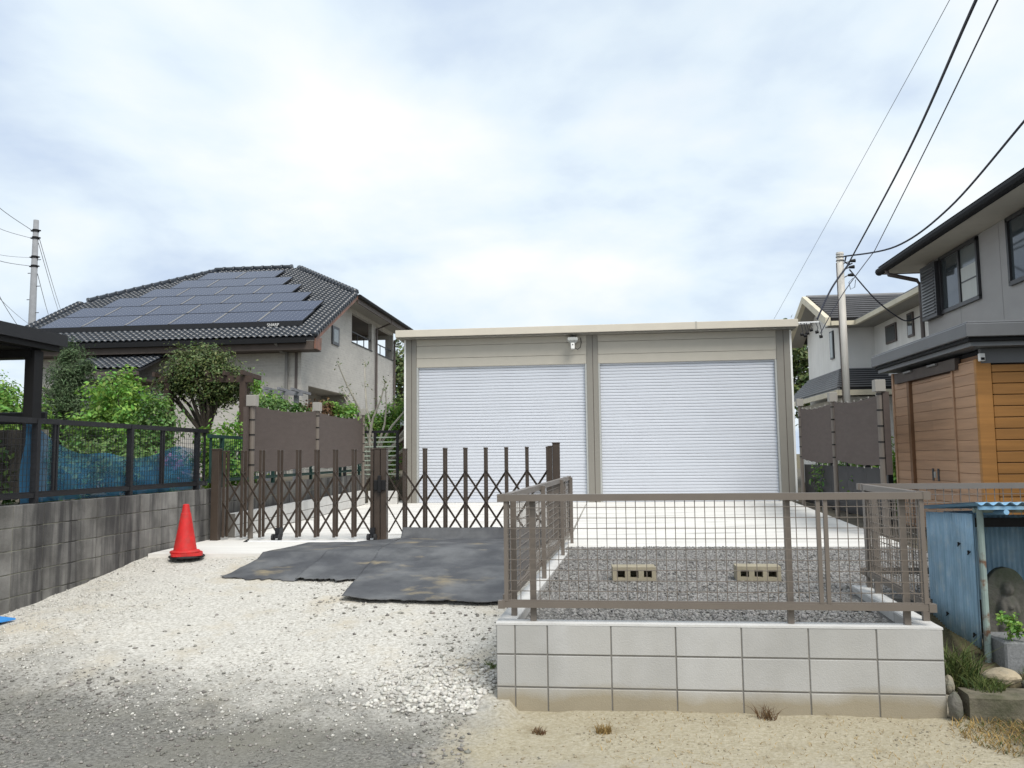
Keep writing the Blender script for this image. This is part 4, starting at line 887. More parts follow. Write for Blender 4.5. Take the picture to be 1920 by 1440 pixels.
# lower eave over the window
aw = part('lower_roof', MB().prism([(-16.3, 23.0, 4.28), (-13.75, 23.0, 4.28), (-13.75, 24.69, 4.95), (-16.3, 24.69, 4.95)], (0, 0, 0.06)), 'roof_under', H)
for r_i in range(8):
    y = 23.0 + r_i * 0.205; z = 4.36 + 0.396 * (y - 23.0); mb = MB(); x = -13.95
    while x > -16.3:
        a_ = math.atan(0.396); q = np.stack([TV[:, 0] + x, y + TV[:, 1] * cos(a_) - TV[:, 2] * sin(a_), z + TV[:, 1] * sin(a_) + TV[:, 2] * cos(a_)], -1); mb.add(q.tolist(), TF); x -= TW
    part('tile_course', mb, 'roof_tile', aw, smooth=True)
part('gutter', MB().box(-16.3, 22.86, 4.14, -13.8, 22.98, 4.25), 'pipe_brown', aw)
part('lower_soffit', MB().box(-16.3, 23.0, 4.0, -13.8, 24.69, 4.06), 'fascia_brown', aw)
# pipes
part('downpipe', MB().tube([(-9.85, 24.60, 4.98), (-9.85, 24.60, 1.1)], 0.055, 8), 'pipe_grey', H)
part('downpipe', MB().tube([(-9.95, 23.93, 5.15), (-9.9, 24.3, 4.9), (-9.85, 24.59, 4.96)], 0.05, 8), 'pipe_grey', H)
part('corner_trim', MB().box(wx - 0.20, 24.67, 1.06, wx - 0.12, 24.699, 4.95), 'pipe_brown', H)
part('downpipe', MB().tube([(HX1 + 0.05, 33.1, 7.34), (HX1, 33.1, 7.20), (wx + 0.08, 33.05, 6.95), (wx + 0.07, 33.05, 3.2)], 0.05, 8), 'pipe_brown', H)
part('downpipe', MB().tube([(HX1 + 0.05, 36.2, 7.34), (HX1, 36.2, 7.10), (wx + 0.08, 36.0, 6.9), (wx + 0.07, 36.0, 3.2)], 0.05, 8), 'pipe_brown', H)
part('rear_lean_to', MB().prism([(wx + 0.01, 30.5, 3.35), (wx + 1.5, 30.5, 2.95), (wx + 1.5, 30.5, 2.87), (wx + 0.01, 30.5, 3.27)], (0, 7.0, 0)), 'roof_tile', H)
part('lean_to_wall', MB().box(wx + 0.02, 33.5, 1.06, wx + 1.3, 37.0, 2.9), 'dark_timber', H)
# solar array
for k in range(6):
    y0, y1 = PYS[k], PYS[k + 1] - 0.02; wd = (PR[k] - PLF[k]) / PN[k]; sl_ = (y1 - y0) / cos(HA)
    fm = MB().box(0, 0, 0, wd - 0.012, sl_, 0.045).mesh('solar_panel', 'black_metal')
    gm = MB().box(0.022, 0.022, 0.0, wd - 0.034, sl_ - 0.022, 0.004).mesh('glass', 'solar_glass')
    for i in range(PN[k]):
        p = (PLF[k] + i * wd, y0, hz(y0) + 0.11)
        f_ = piece('solar_panel', fm, p, H, (HA, 0, 0))
        g_ = bpy.data.objects.new('glass', gm); COL.objects.link(g_); g_.parent = f_; g_.location = (0, 0, 0.0465); WPOS[g_.name] = Vector(p)
part('panel_skirt', MB().box(PLF[0], 24.86, hz(24.9) + 0.0, PR[0], 24.91, hz(24.9) + 0.15), 'black_metal', H)
for k in range(6):                                        # pale clamp strips between panels (sparse, as laid)
    wd = (PR[k] - PLF[k]) / PN[k]
    for i in range(1, PN[k]):
        x = PLF[k] + i * wd - 0.006; part('clamp_strip', MB().obox((x, PYS[k] + 0.05, hz(PYS[k] + .05) + 0.17), (x, PYS[k + 1] - 0.1, hz(PYS[k + 1] - 0.1) + 0.17), 0.055, 0.012, (0, 0, 1)), 'pipe_grey', H)
def text_part(txt, size, loc, rot, mt, parent, extr=0.004):
    cu = bpy.data.curves.new('lettering', 'FONT'); cu.body = txt; cu.size = size; cu.extrude = extr
    tmp = bpy.data.objects.new('tmp_text', cu); COL.objects.link(tmp); dg = bpy.context.evaluated_depsgraph_get(); m_ = bpy.data.meshes.new_from_object(tmp.evaluated_get(dg))
    bpy.data.objects.remove(tmp); m_.materials.clear(); m_.materials.append(MATS[mt]); return piece('lettering', m_, loc, parent, rot)
text_part('SHARP', 0.135, (-10.62, 24.852, hz(24.9) + 0.005), (pi / 2, 0, 0), 'white_paint', H)

# ------------------------------------------------------------------ grey house, upper storey showing over the shed (right)
GH = thing('grey_house', 'tall grey sided house with deep eaves beyond the wooden shed', 'house', (9, 14, 0.5))
mb = MB(); wall_holes(mb, 'x', 7.60, 0.15, 5.0, 19.80, 0.50, 5.93, [(17.05, 18.90, 4.68, 5.88), (13.9, 15.85, 4.65, 5.88)]); part('side_wall', mb, 'siding_grey', GH)
part('end_wall', MB().box(7.751, 19.65, 0.5, 14, 19.80, 5.93), 'siding_grey', GH)
for k in range(8): 
    y = 5.3 + k * 1.82; part('siding_joint', MB().box(7.596, y - 0.003, 3.2, 7.5995, y + 0.004, 4.62 if (13.7 < y < 16) or y > 17 else 5.92), 'siding_seam', GH)
part('soffit', MB().box(6.90, 4.0, 5.94, 14, 20.60, 5.97), 'soffit_cream', GH)
part('gutter', MB().tube([(6.83, 4.0, 5.99), (6.83, 20.62, 5.99)], 0.095, 10), 'gutter_dark', GH)
part('fascia', MB().box(6.905, 4.0, 5.975, 6.94, 20.6, 6.10).box(6.905, 20.605, 5.93, 14, 20.66, 6.10), 'house_grey_roof', GH)
part('roof', MB().prism([(6.80, 4.0, 6.105), (14, 4.0, 9.0), (14, 4.0, 8.9), (6.88, 4.0, 6.05 + 0.053)], (0, 16.62, 0)), 'house_grey_roof', GH)
part('downpipe', MB().tube([(6.83, 20.1, 5.92), (6.86, 20.05, 5.80), (7.46, 19.95, 5.62), (7.52, 19.93, 5.52), (7.53, 19.93, 0.55)], 0.05, 8), 'pipe_brown', GH)
for (a, b) in ((17.05, 18.90), (13.9, 15.85)):
    w_ = part('window', MB().box(7.54, a, 4.68, 7.62, a + 0.07, 5.88).box(7.54, b - 0.07, 4.68, 7.62, b, 5.88).box(7.54, a, 4.62, 7.66, b, 4.70).box(7.54, a, 5.82, 7.62, b, 5.90).box(7.56, (a + b) / 2 - 0.04, 4.7, 7.61, (a + b) / 2 + 0.04, 5.82), 'window_frame', GH)
    part('pane', MB().box(7.60, a + 0.07, 4.70, 7.61, (a + b) / 2 - 0.04, 5.82), 'glass_grey', w_); part('pane', MB().box(7.585, (a + b) / 2 + 0.04, 4.70, 7.595, b - 0.07, 5.82), 'glass_dark', w_)
    part('curtain', MB().box(7.588, a + 0.09, 4.72, 7.598, (a + b) / 2 - 0.06, 5.42), 'curtain', w_)
    part('glazing_bar', MB().box(7.580, a + 0.07, 5.10, 7.587, (a + b) / 2 - 0.04, 5.13), 'window_frame', w_)
sb = part('shutter_box', MB().box(7.46, 18.92, 4.60, 7.598, 19.76, 5.84), 'window_frame', GH)
for k in range(15): part('louvre', MB().obox((7.45, 19.0, 4.70 + k * 0.072), (7.45, 19.68, 4.70 + k * 0.072), 0.02, 0.035, (0.5, 0, 1)), 'roof_steel', sb)

# ------------------------------------------------------------------ white house behind (right)
WH = thing('white_house', 'white stucco house with grey flat tiled gable roof', 'house', (9, 29, 0.5))
wg = lambda y: 5.86 + (7.10 - 5.86) * (1 - abs(y - 29.85) / 2.85)
part('gable_wall', MB().prism([(7.83, 27.8, 0.5), (7.83, 31.9, 0.5), (7.83, 31.9, wg(31.9) - 0.12), (7.83, 29.85, 6.95), (7.83, 27.8, wg(27.8) - 0.12)], (0.15, 0, 0)), 'stucco_white', WH)
part('front_wall', MB().box(7.981, 27.8, 0.5, 8.95, 27.95, 5.70), 'stucco_white', WH)
part('wing_wall', MB().box(8.95, 18.0, 0.5, 9.10, 27.949, 5.70), 'stucco_white', WH)
rf = part('roof', MB().prism([(7.24, 27.0, 5.80), (13.5, 27.0, 5.80), (13.5, 29.85, 7.04), (7.24, 29.85, 7.04)], (0, 0, 0.05)).prism([(7.24, 29.851, 7.04), (13.5, 29.851, 7.04), (13.5, 32.7, 5.80), (7.24, 32.7, 5.80)], (0, 0, 0.05)), 'roof_under', WH)
for k in range(11):
    t0, t1 = k / 11, (k + 1) / 11; y0, y1 = 26.98 + 2.87 * t0, 26.98 + 2.87 * t1 + 0.03; z0, z1 = 5.87 + 1.24 * t0, 5.87 + 1.24 * t1
    part('tile_course', MB().prism([(7.40, y0, z0 + 0.050), (7.40, y0, z0 + 0.095), (7.40, y1, z1 + 0.012), (7.40, y1, z1 - 0.02)], (6.1, 0, 0)), 'flat_tile', rf)
    part('course_shade', MB().box(7.41, y0 + 0.006, z0 - 0.04, 13.4, y0 + 0.06, z0 + 0.0495), 'dark_void', rf)  # solid dark strip standing in for the shadow under each course edge
part('ridge_tile', MB().tube([(7.35, 29.86, 7.14), (13.5, 29.86, 7.14)], 0.07, 8), 'flat_tile', rf)
part('barge_board', MB().prism([(7.20, 26.95, 5.66), (7.20, 29.85, 6.93), (7.20, 29.85, 7.17), (7.20, 26.95, 5.92)], (0.16, 0, 0)), 'trim_cream', rf)
part('barge_board', MB().prism([(7.20, 32.75, 5.66), (7.20, 29.851, 6.93), (7.20, 29.851, 7.17), (7.20, 32.75, 5.92)], (0.16, 0, 0)), 'trim_cream', rf)
part('gable_soffit', MB().prism([(7.36, 29.852, 6.93), (7.82, 29.852, 6.93), (7.82, 32.7, 5.68), (7.36, 32.7, 5.68)], (0, 0, 0.03)).prism([(7.36, 27.0, 5.68), (7.82, 27.0, 5.68), (7.82, 29.848, 6.93), (7.36, 29.848, 6.93)], (0, 0, 0.03)), 'soffit_grey', WH)
part('eave_gutter', MB().box(7.37, 26.90, 5.66, 8.20, 27.0, 5.80), 'trim_cream', WH); part('eave_gutter', MB().box(8.10, 17.5, 5.66, 8.20, 26.89, 5.80), 'trim_cream', WH)
part('wing_roof', MB().prism([(8.10, 17.5, 5.83), (12, 17.5, 7.6), (12, 17.5, 7.5), (8.10, 17.5, 5.80)], (0, 10.3, 0)), 'flat_tile', WH)
part('soffit', MB().box(8.201, 17.5, 5.70, 8.95, 26.99, 5.73).box(7.40, 27.0, 5.70, 8.95, 27.79, 5.73), 'soffit_grey', WH)
for (y0, y1, z0, z1) in ((25.7, 26.6, 4.95, 5.52), (24.3, 24.75, 4.9, 5.6)):
    w_ = part('window', MB().box(8.90, y0, z0, 8.949, y1, z1), 'pipe_brown', WH); part('pane', MB().box(8.893, y0 + 0.06, z0 + 0.06, 8.899, y1 - 0.06, z1 - 0.06), 'glass_dark', w_)
w_ = part('window', MB().box(7.78, 28.35, 4.75, 7.829, 28.75, 5.70), 'window_frame', WH); part('pane', MB().box(7.773, 28.41, 4.8, 7.779, 28.69, 5.65), 'glass_grey', w_)
part('vent_cap', MB().box(7.72, 28.35, 5.84, 7.829, 28.6, 5.98), 'pipe_brown', WH)
part('corner_pipe', MB().tube([(7.90, 27.74, 5.68), (7.90, 27.74, 4.5)], 0.045, 8), 'pipe_grey', WH)
lr = part('lower_roof', MB().prism([(7.0, 25.2, 3.44), (12, 25.2, 3.44), (12, 27.79, 4.27), (7.82, 27.79, 4.27)], (0, 0, 0.05)).prism([(7.0, 25.2, 3.44), (7.82, 27.79, 4.27), (7.82, 31.9, 4.27), (7.0, 31.9, 3.44)], (0, 0, 0.05)), 'flat_tile', WH)
for k in range(9):
    t0, t1 = k / 9, (k + 1) / 9; y0, y1 = 25.18 + 2.6 * t0, 25.18 + 2.6 * t1 + 0.02; z0, z1 = 3.50 + 0.83 * t0, 3.50 + 0.83 * t1
    part('tile_course', MB().prism([(7.05 + 0.80 * t0, y0, z0 + 0.040), (7.05 + 0.80 * t0, y0, z0 + 0.08), (7.05 + 0.80 * t1, y1, z1 + 0.012), (7.05 + 0.80 * t1, y1, z1 - 0.02)], (3.6, 0, 0)), 'flat_tile', lr)
    part('course_shade', MB().box(7.07 + 0.80 * t0, y0 + 0.006, z0 - 0.04, 10.6, y0 + 0.05, z0 + 0.0395), 'dark_void', lr)  # shadow line under each lower course, made as a dark strip
    xa0, xa1 = 6.99 + 0.83 * t0, 6.99 + 0.83 * t1 + 0.01; part('tile_course', MB().prism([(xa0, y0 + 0.1, z0 + 0.015), (xa0, y0 + 0.1, z0 + 0.05), (xa1, y0 + 0.1, z1 + 0.012), (xa1, y0 + 0.1, z1 - 0.02)], (0, 31.8 - y0, 0)), 'flat_tile', lr)
part('lower_fascia', MB().box(6.98, 25.08, 3.28, 10.5, 25.17, 3.44).box(6.92, 25.08, 3.28, 6.975, 31.9, 3.44), 'trim_cream', lr)
part('lower_wall', MB().box(7.4, 25.8, 0.5, 10.5, 25.95, 3.28).box(7.4, 25.96, 0.5, 7.55, 31.9, 3.28), 'stucco_white', WH)

# ------------------------------------------------------------------ wooden storage shed (right)
OS = thing('wooden_shed', 'orange brown wooden storage shed with sliding doors', 'shed', (5.3, 11, 0.5))
SX, SY0, SY1, SZ0, SZ1 = 4.30, 9.90, 12.68, 0.52, 2.74
part('core', MB().box(SX + 0.06, SY0 + 0.06, SZ0, 7.5, SY1, SZ1), 'dark_void', OS)
PH = 0.130
def planks(axis, u0, u1, off, z0, z1, mt, parent, step=PH):
    z = z0
    while z < z1 - 0.02:
        zt = min(z + step - (0.003 if axis == 'x' else 0.009), z1); mb = MB()
        if axis == 'x': mb.cbox(SX + off, u0, z, SX + off + 0.03, u1, zt, 0.004)
        else: mb.cbox(u0, SY0 + off, z, u1, SY0 + off + 0.03, zt, 0.004)
        part('plank', mb, mt, parent); z += step
fw = part('front_wall', MB().box(4.5, SY0 + 0.045, SZ0, 7.4, SY0 + 0.058, SZ1 - 0.16), 'cedar_trim', OS); planks('y', 4.47, 7.4, 0.012, SZ0 + 0.02, SZ1 - 0.17, 'cedar_orange', fw)
sw = part('side_wall', MB().box(SX + 0.045, SY0 + 0.06, SZ0, SX + 0.058, SY1, SZ1 - 0.05), 'cedar_trim', OS)
planks('x', 9.97, 10.55, 0.012, SZ0 + 0.02, SZ1 - 0.10, 'cedar_brown', sw); planks('x', 12.10, 12.62, 0.012, SZ0 + 0.02, SZ1 - 0.10, 'cedar_brown', sw)
for (a, b, off, nm) in ((10.60, 11.27, 0.018, 'door'), (11.29, 11.98, 0.036, 'door')):
    d_ = part(nm, MB().box(SX + off + 0.022, a, SZ0 + 0.03, SX + off + 0.028, b, SZ1 - 0.18), 'cedar_trim', OS); planks('x', a + 0.01, b - 0.01, off - 0.008, SZ0 + 0.04, SZ1 - 0.19, 'cedar_brown', d_)
    yy = b - 0.10 if a < 11 else a + 0.10
    part('handle', MB().cbox(SX + off - 0.014, yy - 0.03, 1.20, SX + off - 0.006, yy + 0.03, 1.36, 0.002), 'black_metal', d_)
part('lock', MB().cbox(SX + 0.0, 11.26, 1.24, SX + 0.02, 11.30, 1.32, 0.003), 'grey_plastic', OS)
for (a, b, mt) in ((12.0, 12.09, 'cedar_trim'), (10.555, 10.595, 'cedar_brown')): part('door_post', MB().box(SX - 0.005, a, SZ0, SX + 0.055, b, SZ1 - 0.1), mt, OS)
part('corner_post', MB().cbox(SX - 0.004, SY0 - 0.004, SZ0, SX + 0.16, SY0 + 0.062, SZ1 - 0.10, 0.005), 'cedar_orange', OS); part('corner_post', MB().box(SX + 0.0, SY1 - 0.055, SZ0, SX + 0.058, SY1 + 0.01, SZ1), 'cedar_brown', OS)
part('door_track', MB().box(SX - 0.03, 10.4, SZ1 - 0.17, SX + 0.03, SY1 - 0.2, SZ1 - 0.03), 'fascia_brown', OS)
part('head_board', MB().box(SX + 0.05, SY0 - 0.01, SZ1 - 0.15, 7.5, SY0 + 0.04, SZ1 + 0.02), 'roof_steel', OS)
for y in (11.9, 11.05): part('track_light', MB().box(SX - 0.06, y - 0.14, SZ1 - 0.06, SX - 0.035, y + 0.14, SZ1 - 0.035), 'pipe_grey', OS)
ro = part('roof', MB().box(SX - 0.14, SY0 - 0.22, SZ1 + 0.025, 7.7, SY1 + 0.14, SZ1 + 0.12), 'roof_steel', OS)
part('roof_edge', MB().cbox(SX - 0.22, SY0 - 0.30, SZ1 + 0.122, 7.8, SY1 + 0.2, SZ1 + 0.275, 0.008), 'roof_steel', ro)
part('roof_edge', MB().cbox(SX - 0.19, SY0 - 0.27, SZ1 + 0.277, 7.8, SY1 + 0.17, SZ1 + 0.30, 0.006), 'roof_steel', ro)
part('roof_edge', MB().cbox(SX - 0.18, SY0 - 0.26, SZ1 + 0.075, 7.75, SY1 + 0.16, SZ1 + 0.118, 0.006), 'gutter_dark', ro)
S2 = thing('motion_sensor', 'small white sensor box on the wooden shed corner', 'sensor', (4.30, 9.86, 2.62))
part('housing', MB().cbox(4.315, 9.83, 2.61, 4.375, 9.885, 2.70, 0.006), 'white_paint', S2); part('eye', MB().cbox(4.325, 9.822, 2.62, 4.365, 9.829, 2.65, 0.003), 'black_matte', S2)

# ------------------------------------------------------------------ carport (left)
CP = thing('carport', 'black metal carport roof on a square post beyond the fence', 'carport', (-6.4, 8.5, 1.06))
part('post', MB().box(-6.17, 8.10, 1.06, -6.06, 8.24, 2.78), 'black_matte', CP)
part('beam', MB().box(-11, 8.08, 2.70, -6.105, 8.26, 2.90), 'black_matte', CP)
part('side_beam', MB().box(-6.10, 4.5, 2.80, -6.0, 8.42, 2.965), 'black_matte', CP)
part('roof', MB().box(-11, 4.4, 2.968, -5.97, 8.5, 2.995), 'black_metal', CP)
part('edge_trim', MB().box(-5.998, 4.4, 2.86, -5.962, 8.5, 2.966), 'black_metal', CP)
part('soffit', MB().box(-10.9, 4.5, 2.78, -6.11, 8.07, 2.80), 'black_matte', CP)
block_wall('garden_wall', 'weathered brown grey block wall below the carport', (-10.6, 8.9), (-6.52, 8.9), 1.96, 4, 0.12, 'weathered_wall', 'old_mortar')
part('side_panel', MB().cbox(-10.6, 8.78, 2.02, -6.40, 8.82, 2.16, 0.01), 'black_metal', CP)

# ------------------------------------------------------------------ blue tin shrine with stone figure (right foreground)
def corr(o, ud, vd, ul, vl, nrm, amp, per, th=0.003, top=None, bot=None, sharp=8):
    mb = MB(); o, ud, vd, nrm = Vector(o), Vector(ud), Vector(vd), Vector(nrm); n = int(ul / per * sharp); m_ = 4
    for lay in (0, 1):
        for i in range(n + 1):
            u = ul * i / n; a = amp * cos(2 * pi * u / per)
            b0 = bot(u / ul) if bot else 0.0; t0 = top(u / ul) if top else vl
            for j in range(m_ + 1):
                v = b0 + (t0 - b0) * j / m_; p = o + ud * u + vd * v + nrm * (a - lay * th); mb.v.append(tuple(p))
    w = m_ + 1; K = w * (n + 1)
    for i in range(n):
        for j in range(m_):
            q = i * w + j; mb.f += [(q, q + w, q + w + 1, q + 1), (K + q, K + q + 1, K + q + w + 1, K + q + w)]
        mb.f += [(i * w, K + i * w, K + (i + 1) * w, (i + 1) * w), (i * w + m_, (i + 1) * w + m_, K + (i + 1) * w + m_, K + i * w + m_)]
    return mb
SH = thing('tin_shrine', 'small blue corrugated tin shrine shelter on rusty pipe posts', 'shelter', (2.95, 6.1, 0.2))
part('side_sheet', corr((2.445, 5.80, 0.0), (0, 1, 0), (0, 0, 1), 0.80, 1.2, (-1, 0, 0), 0.009, 0.040, top=lambda t: 1.165 - 0.04 * t, bot=lambda t: 0.285 + 0.035 * t), 'blue_tin', SH, smooth=True)
part('rear_sheet', corr((2.46, 6.585, 0.30), (1, 0, 0), (0, 0, 1), 1.35, 0.80, (0, -1, 0), 0.006, 0.036), 'blue_tin', SH, smooth=True)
sl_ = Vector((0, 1, -0.085)).normalized()
rf = part('roof_sheet', corr((2.385, 5.62, 1.243), (1, 0, 0), tuple(sl_), 1.5, 1.05, (0, 0, 1), 0.010, 0.0715), 'blue_roof', SH, smooth=True)
part('roof_batten', MB().obox((2.41, 5.645, 1.213), (3.86, 5.645, 1.213), 0.02, 0.022), 'blue_roof', rf)
for x in (2.47, 3.75): part('post', MB().tube([(x, 5.77, 0.15), (x, 5.77, 1.205)], 0.021, 10), 'old_pipe', SH)
for x in (2.475, 3.75): part('post', MB().tube([(x, 6.55, 0.3), (x, 6.55, 1.12)], 0.021, 10), 'old_pipe', SH)
part('cross_pipe', MB().tube([(2.44, 5.79, 1.190), (3.80, 5.79, 1.190)], 0.018, 8), 'old_pipe', SH); part('rafter_pipe', MB().tube([(2.575, 5.63, 1.186), (2.575, 6.6, 1.11)], 0.017, 10), 'blue_roof', SH)
part('side_sheet', corr((3.80, 5.80, 0.0), (0, 1, 0), (0, 0, 1), 0.82, 1.2, (1, 0, 0), 0.006, 0.036, top=lambda t: 1.165 - 0.04 * t, bot=lambda t: 0.285), 'blue_tin', SH, smooth=True)  # unseen right-hand sheet, added to keep light out of the shelter
part('roof_beam', MB().box(2.46, 6.0, 1.06, 3.76, 6.05, 1.12), 'black_matte', SH)
for (y, z) in ((6.02, 0.94), (5.87, 0.90), (6.28, 0.42), (5.86, 0.36)): part('wire_tie', MB().tube([(2.430, y - 0.02, z + 0.01), (2.424, y, z - 0.008), (2.430, y + 0.02, z + 0.012)], 0.004, 5).tube([(2.43, y, z + 0.015), (2.424, y + 0.01, z - 0.015)], 0.004, 5), 'black_matte', SH)
# stone figure carved in relief
def relief():
    mb = MB(); nx_, nz_ = 44, 60; h = 0.50; X0, Y0, Z0 = 2.77, 6.18, 0.27
    def halfw(z):
        t = z / h; return 0.118 + 0.030 * sin(pi * min(t / 0.75, 1)) if t < 0.62 else (0.118 + 0.030 * sin(pi * 0.62 / 0.75)) * sqrt(max(0.0, 1 - ((t - 0.62) / 0.38) ** 2.2))
    F = []
    for j in range(nz_ + 1):
        z = h * j / nz_
        for i in range(nx_ + 1):
            x = halfw(z) * (2 * i / nx_ - 1)
            d = 0.05 + 0.012 * (1 - (x / max(halfw(z), 1e-3)) ** 4) * 0.4
            def bl(cx_, cz__, rx, rz, a):
                q = 1 - ((x - cx_) / rx) ** 2 - ((z - cz__) / rz) ** 2; return a * sqrt(q) if q > 0 else 0
            r = max(bl(0, 0.355, 0.042, 0.052, 0.055), bl(0, 0.20, 0.072, 0.125, 0.050), bl(0, 0.08, 0.070, 0.13, 0.045), bl(-0.045, 0.215, 0.03, 0.07, 0.056), bl(0.045, 0.215, 0.03, 0.07, 0.056), bl(0, 0.235, 0.028, 0.03, 0.066), bl(0, 0.02, 0.10, 0.05, 0.05))
            r -= bl(0, 0.31, 0.03, 0.01, 0.01) ; r += bl(0, 0.352, 0.008, 0.016, 0.010)
            d += max(r, 0) + 0.004 * float(vnoise(x * 60, z * 60, 1, 3)); F.append((X0 + x, Y0 - d, Z0 + z))
    B = [(a, Y0, c) for a, b, c in F]; mb.v = F + B; w = nx_ + 1; K = len(F)
    for j in range(nz_):
        for i in range(nx_):
            q = j * w + i; mb.f += [(q, q + 1, q + w + 1, q + w), (K + q, K + q + w, K + q + w + 1, K + q + 1)]
        mb.f += [(j * w, (j + 1) * w, K + (j + 1) * w, K + j * w), (j * w + nx_, K + j * w + nx_, K + (j + 1) * w + nx_, (j + 1) * w + nx_)]
    for i in range(nx_): mb.f.append((i, K + i, K + i + 1, i + 1))
    return mb
solo('stone_statue', relief(), 'stone_grey', 'weathered stone relief figure with rounded halo inside the tin shrine', 'statue', smooth=True)
def rock(name, c, s_, mt, label, seed, group=None):
    bm = bmesh.new(); bmesh.ops.create_icosphere(bm, subdivisions=3, radius=1.0); mb = MB()
    for v in bm.verts:
        k = 1 + 0.30 * float(vnoise(v.co.x * 1.5 + 3 * seed, v.co.y * 1.5 + v.co.z, 1, seed)) + 0.12 * float(vnoise(v.co.x * 4, v.co.z * 4 + v.co.y * 3, 1, seed + 1))
        mb.v.append((c[0] + v.co.x * k * s_[0], c[1] + v.co.y * k * s_[1], c[2] + v.co.z * k * s_[2]))
    bm.verts.index_update(); mb.f = [tuple(v.index for v in f.verts) for f in bm.faces]; bm.free()
    return solo(name, mb, mt, label, 'stone', group, smooth=False)
solo('plinth_stone', MB().cbox(2.50, 5.60, 0.16, 3.10, 5.92, 0.375, 0.012), 'granite', 'grey granite plinth block before the stone figure', 'stone block')
solo('stone_slab', MB().cbox(2.55, 5.93, 0.12, 3.6, 6.5, 0.27, 0.015), 'mossy_concrete', 'low dark stone base under the relief figure', 'stone block')
rock('field_stone', (2.40, 5.45, 0.20), (0.115, 0.07, 0.052), 'stone_tan', 'flat tan stone lying by the shrine post', 3)
rock('field_stone', (2.62, 5.44, 0.15), (0.11, 0.07, 0.05), 'stone_grey', 'mossy grey stone in the weeds before the plinth', 8)
rock('field_stone', (2.035, 5.22, 0.075), (0.040, 0.05, 0.085), 'stone_grey', 'upright grey stone wedged beside the low wall end', 5)
rock('field_stone', (2.035, 5.32, 0.18), (0.035, 0.05, 0.055), 'stone_tan', 'small pale stone on top against the block wall', 6)
mb = MB(); n = 40
for i in range(n + 1):
    x = 2.105 + 1.5 * i / n
    for (y, z) in ((5.20, -0.05), (5.20, 0.135), (5.212, 0.152), (5.36, 0.158), (5.38, -0.05)): mb.v.append((x, y + 0.010 * float(vnoise(x * 11, z * 9, 1, 2)), z + 0.012 * float(vnoise(x * 9, y * 7, 1, 3))))
for i in range(n):
    for k in range(5): q = i * 5; mb.f.append((q + k, q + (k + 1) % 5, q + 5 + (k + 1) % 5, q + 5 + k))
mb.f += [(4, 3, 2, 1, 0), tuple(n * 5 + k for k in range(5))]
solo('old_kerb', mb, 'mossy_concrete', 'crumbling mossy concrete kerb below the tin shrine', 'kerb')

# ------------------------------------------------------------------ plants
def leaf_mesh(name, P, N, S, mt, asp=0.5, fold=0.25):
    n = len(P); up = RNG.normal(0, 1, (n, 3)); N = N / np.linalg.norm(N, axis=1, keepdims=True)
    T = np.cross(N, up); T /= np.linalg.norm(T, axis=1, keepdims=True) + 1e-9; B = np.cross(N, T); S = S[:, None]
    V = np.stack([P - T * S * 0.5, P + B * S * asp * 0.5 + N * S * fold * 0.3, P + T * S * 0.5 - N * S * fold * 0.3, P - B * S * asp * 0.5 + N * S * fold * 0.3], 1)
    i0 = (np.arange(n) * 4)[:, None]; Fc = np.concatenate([i0 + np.array([[0, 1, 2]]), i0 + np.array([[0, 2, 3]])], 1).reshape(-1, 3)
    m_ = bpy.data.meshes.new(name); m_.vertices.add(n * 4); m_.vertices.foreach_set('co', V.reshape(-1).astype(np.float32))
    m_.loops.add(len(Fc) * 3); m_.loops.foreach_set('vertex_index', Fc.reshape(-1).astype(np.int32)); m_.polygons.add(len(Fc)); m_.polygons.foreach_set('loop_start', np.arange(0, len(Fc) * 3, 3).astype(np.int32))
    m_.update(calc_edges=True); m_.validate(); m_.materials.append(MATS[mt]); return m_
def crown_pts(clumps, n, sub, spread):
    vol = np.array([c[3] * c[4] * c[5] for c in clumps]); pick = RNG.choice(len(clumps), sub, p=vol / vol.sum()); C_ = np.array(clumps)[pick]
    d = RNG.normal(0, 1, (sub, 3)); d /= np.linalg.norm(d, axis=1, keepdims=True); r = RNG.random((sub, 1)) ** 0.45
    cen = C_[:, :3] + d * r * C_[:, 3:6]; rad = spread * RNG.uniform(0.6, 1.5, (sub, 1))
    k = RNG.integers(0, sub, n); q = RNG.normal(0, 0.5, (n, 3)); P = cen[k] + q * rad[k]; Nn = d[k] * 0.7 + q * 0.5 + np.array([0, 0, 0.5]) + RNG.normal(0, 0.5, (n, 3))
    return P, Nn, cen
def plant(name, label, cat, base, clumps, n, sub, spread, size, mt, stems=5, bark='bark', trunk_r=0.03, group=None, asp=0.5, extra=None):
    t = thing(name, label, cat, base, group); P, Nn, cen = crown_pts(clumps, n, sub, spread)
    m_ = leaf_mesh('foliage', P - np.array(base), Nn, size * RNG.uniform(0.6, 1.3, n), mt, asp); o = bpy.data.objects.new('crown', m_); COL.objects.link(o); o.parent = t; WPOS[o.name] = Vector(base)
    mb = MB(); b = Vector(base); top = Vector(np.mean(cen, 0)); fork = b + (top - b) * 0.45
    mb.tube([b, b + (fork - b) * 0.5 + Vector((random.uniform(-.03, .03), 0, 0)), fork], [trunk_r, trunk_r * 0.85, trunk_r * 0.7], 7)
    for k in RNG.choice(len(cen), min(stems, len(cen)), replace=False):
        e_ = Vector(cen[k]); md = fork.lerp(e_, 0.55) + Vector((random.uniform(-.08, .08), random.uniform(-.08, .08), 0.05)); mb.tube([fork, md, e_], [trunk_r * 0.55, trunk_r * 0.38, trunk_r * 0.12], 5)
    part('trunk' if cat == 'tree' else 'stem', mb, bark, t)
    if extra: extra(t, P)
    return t
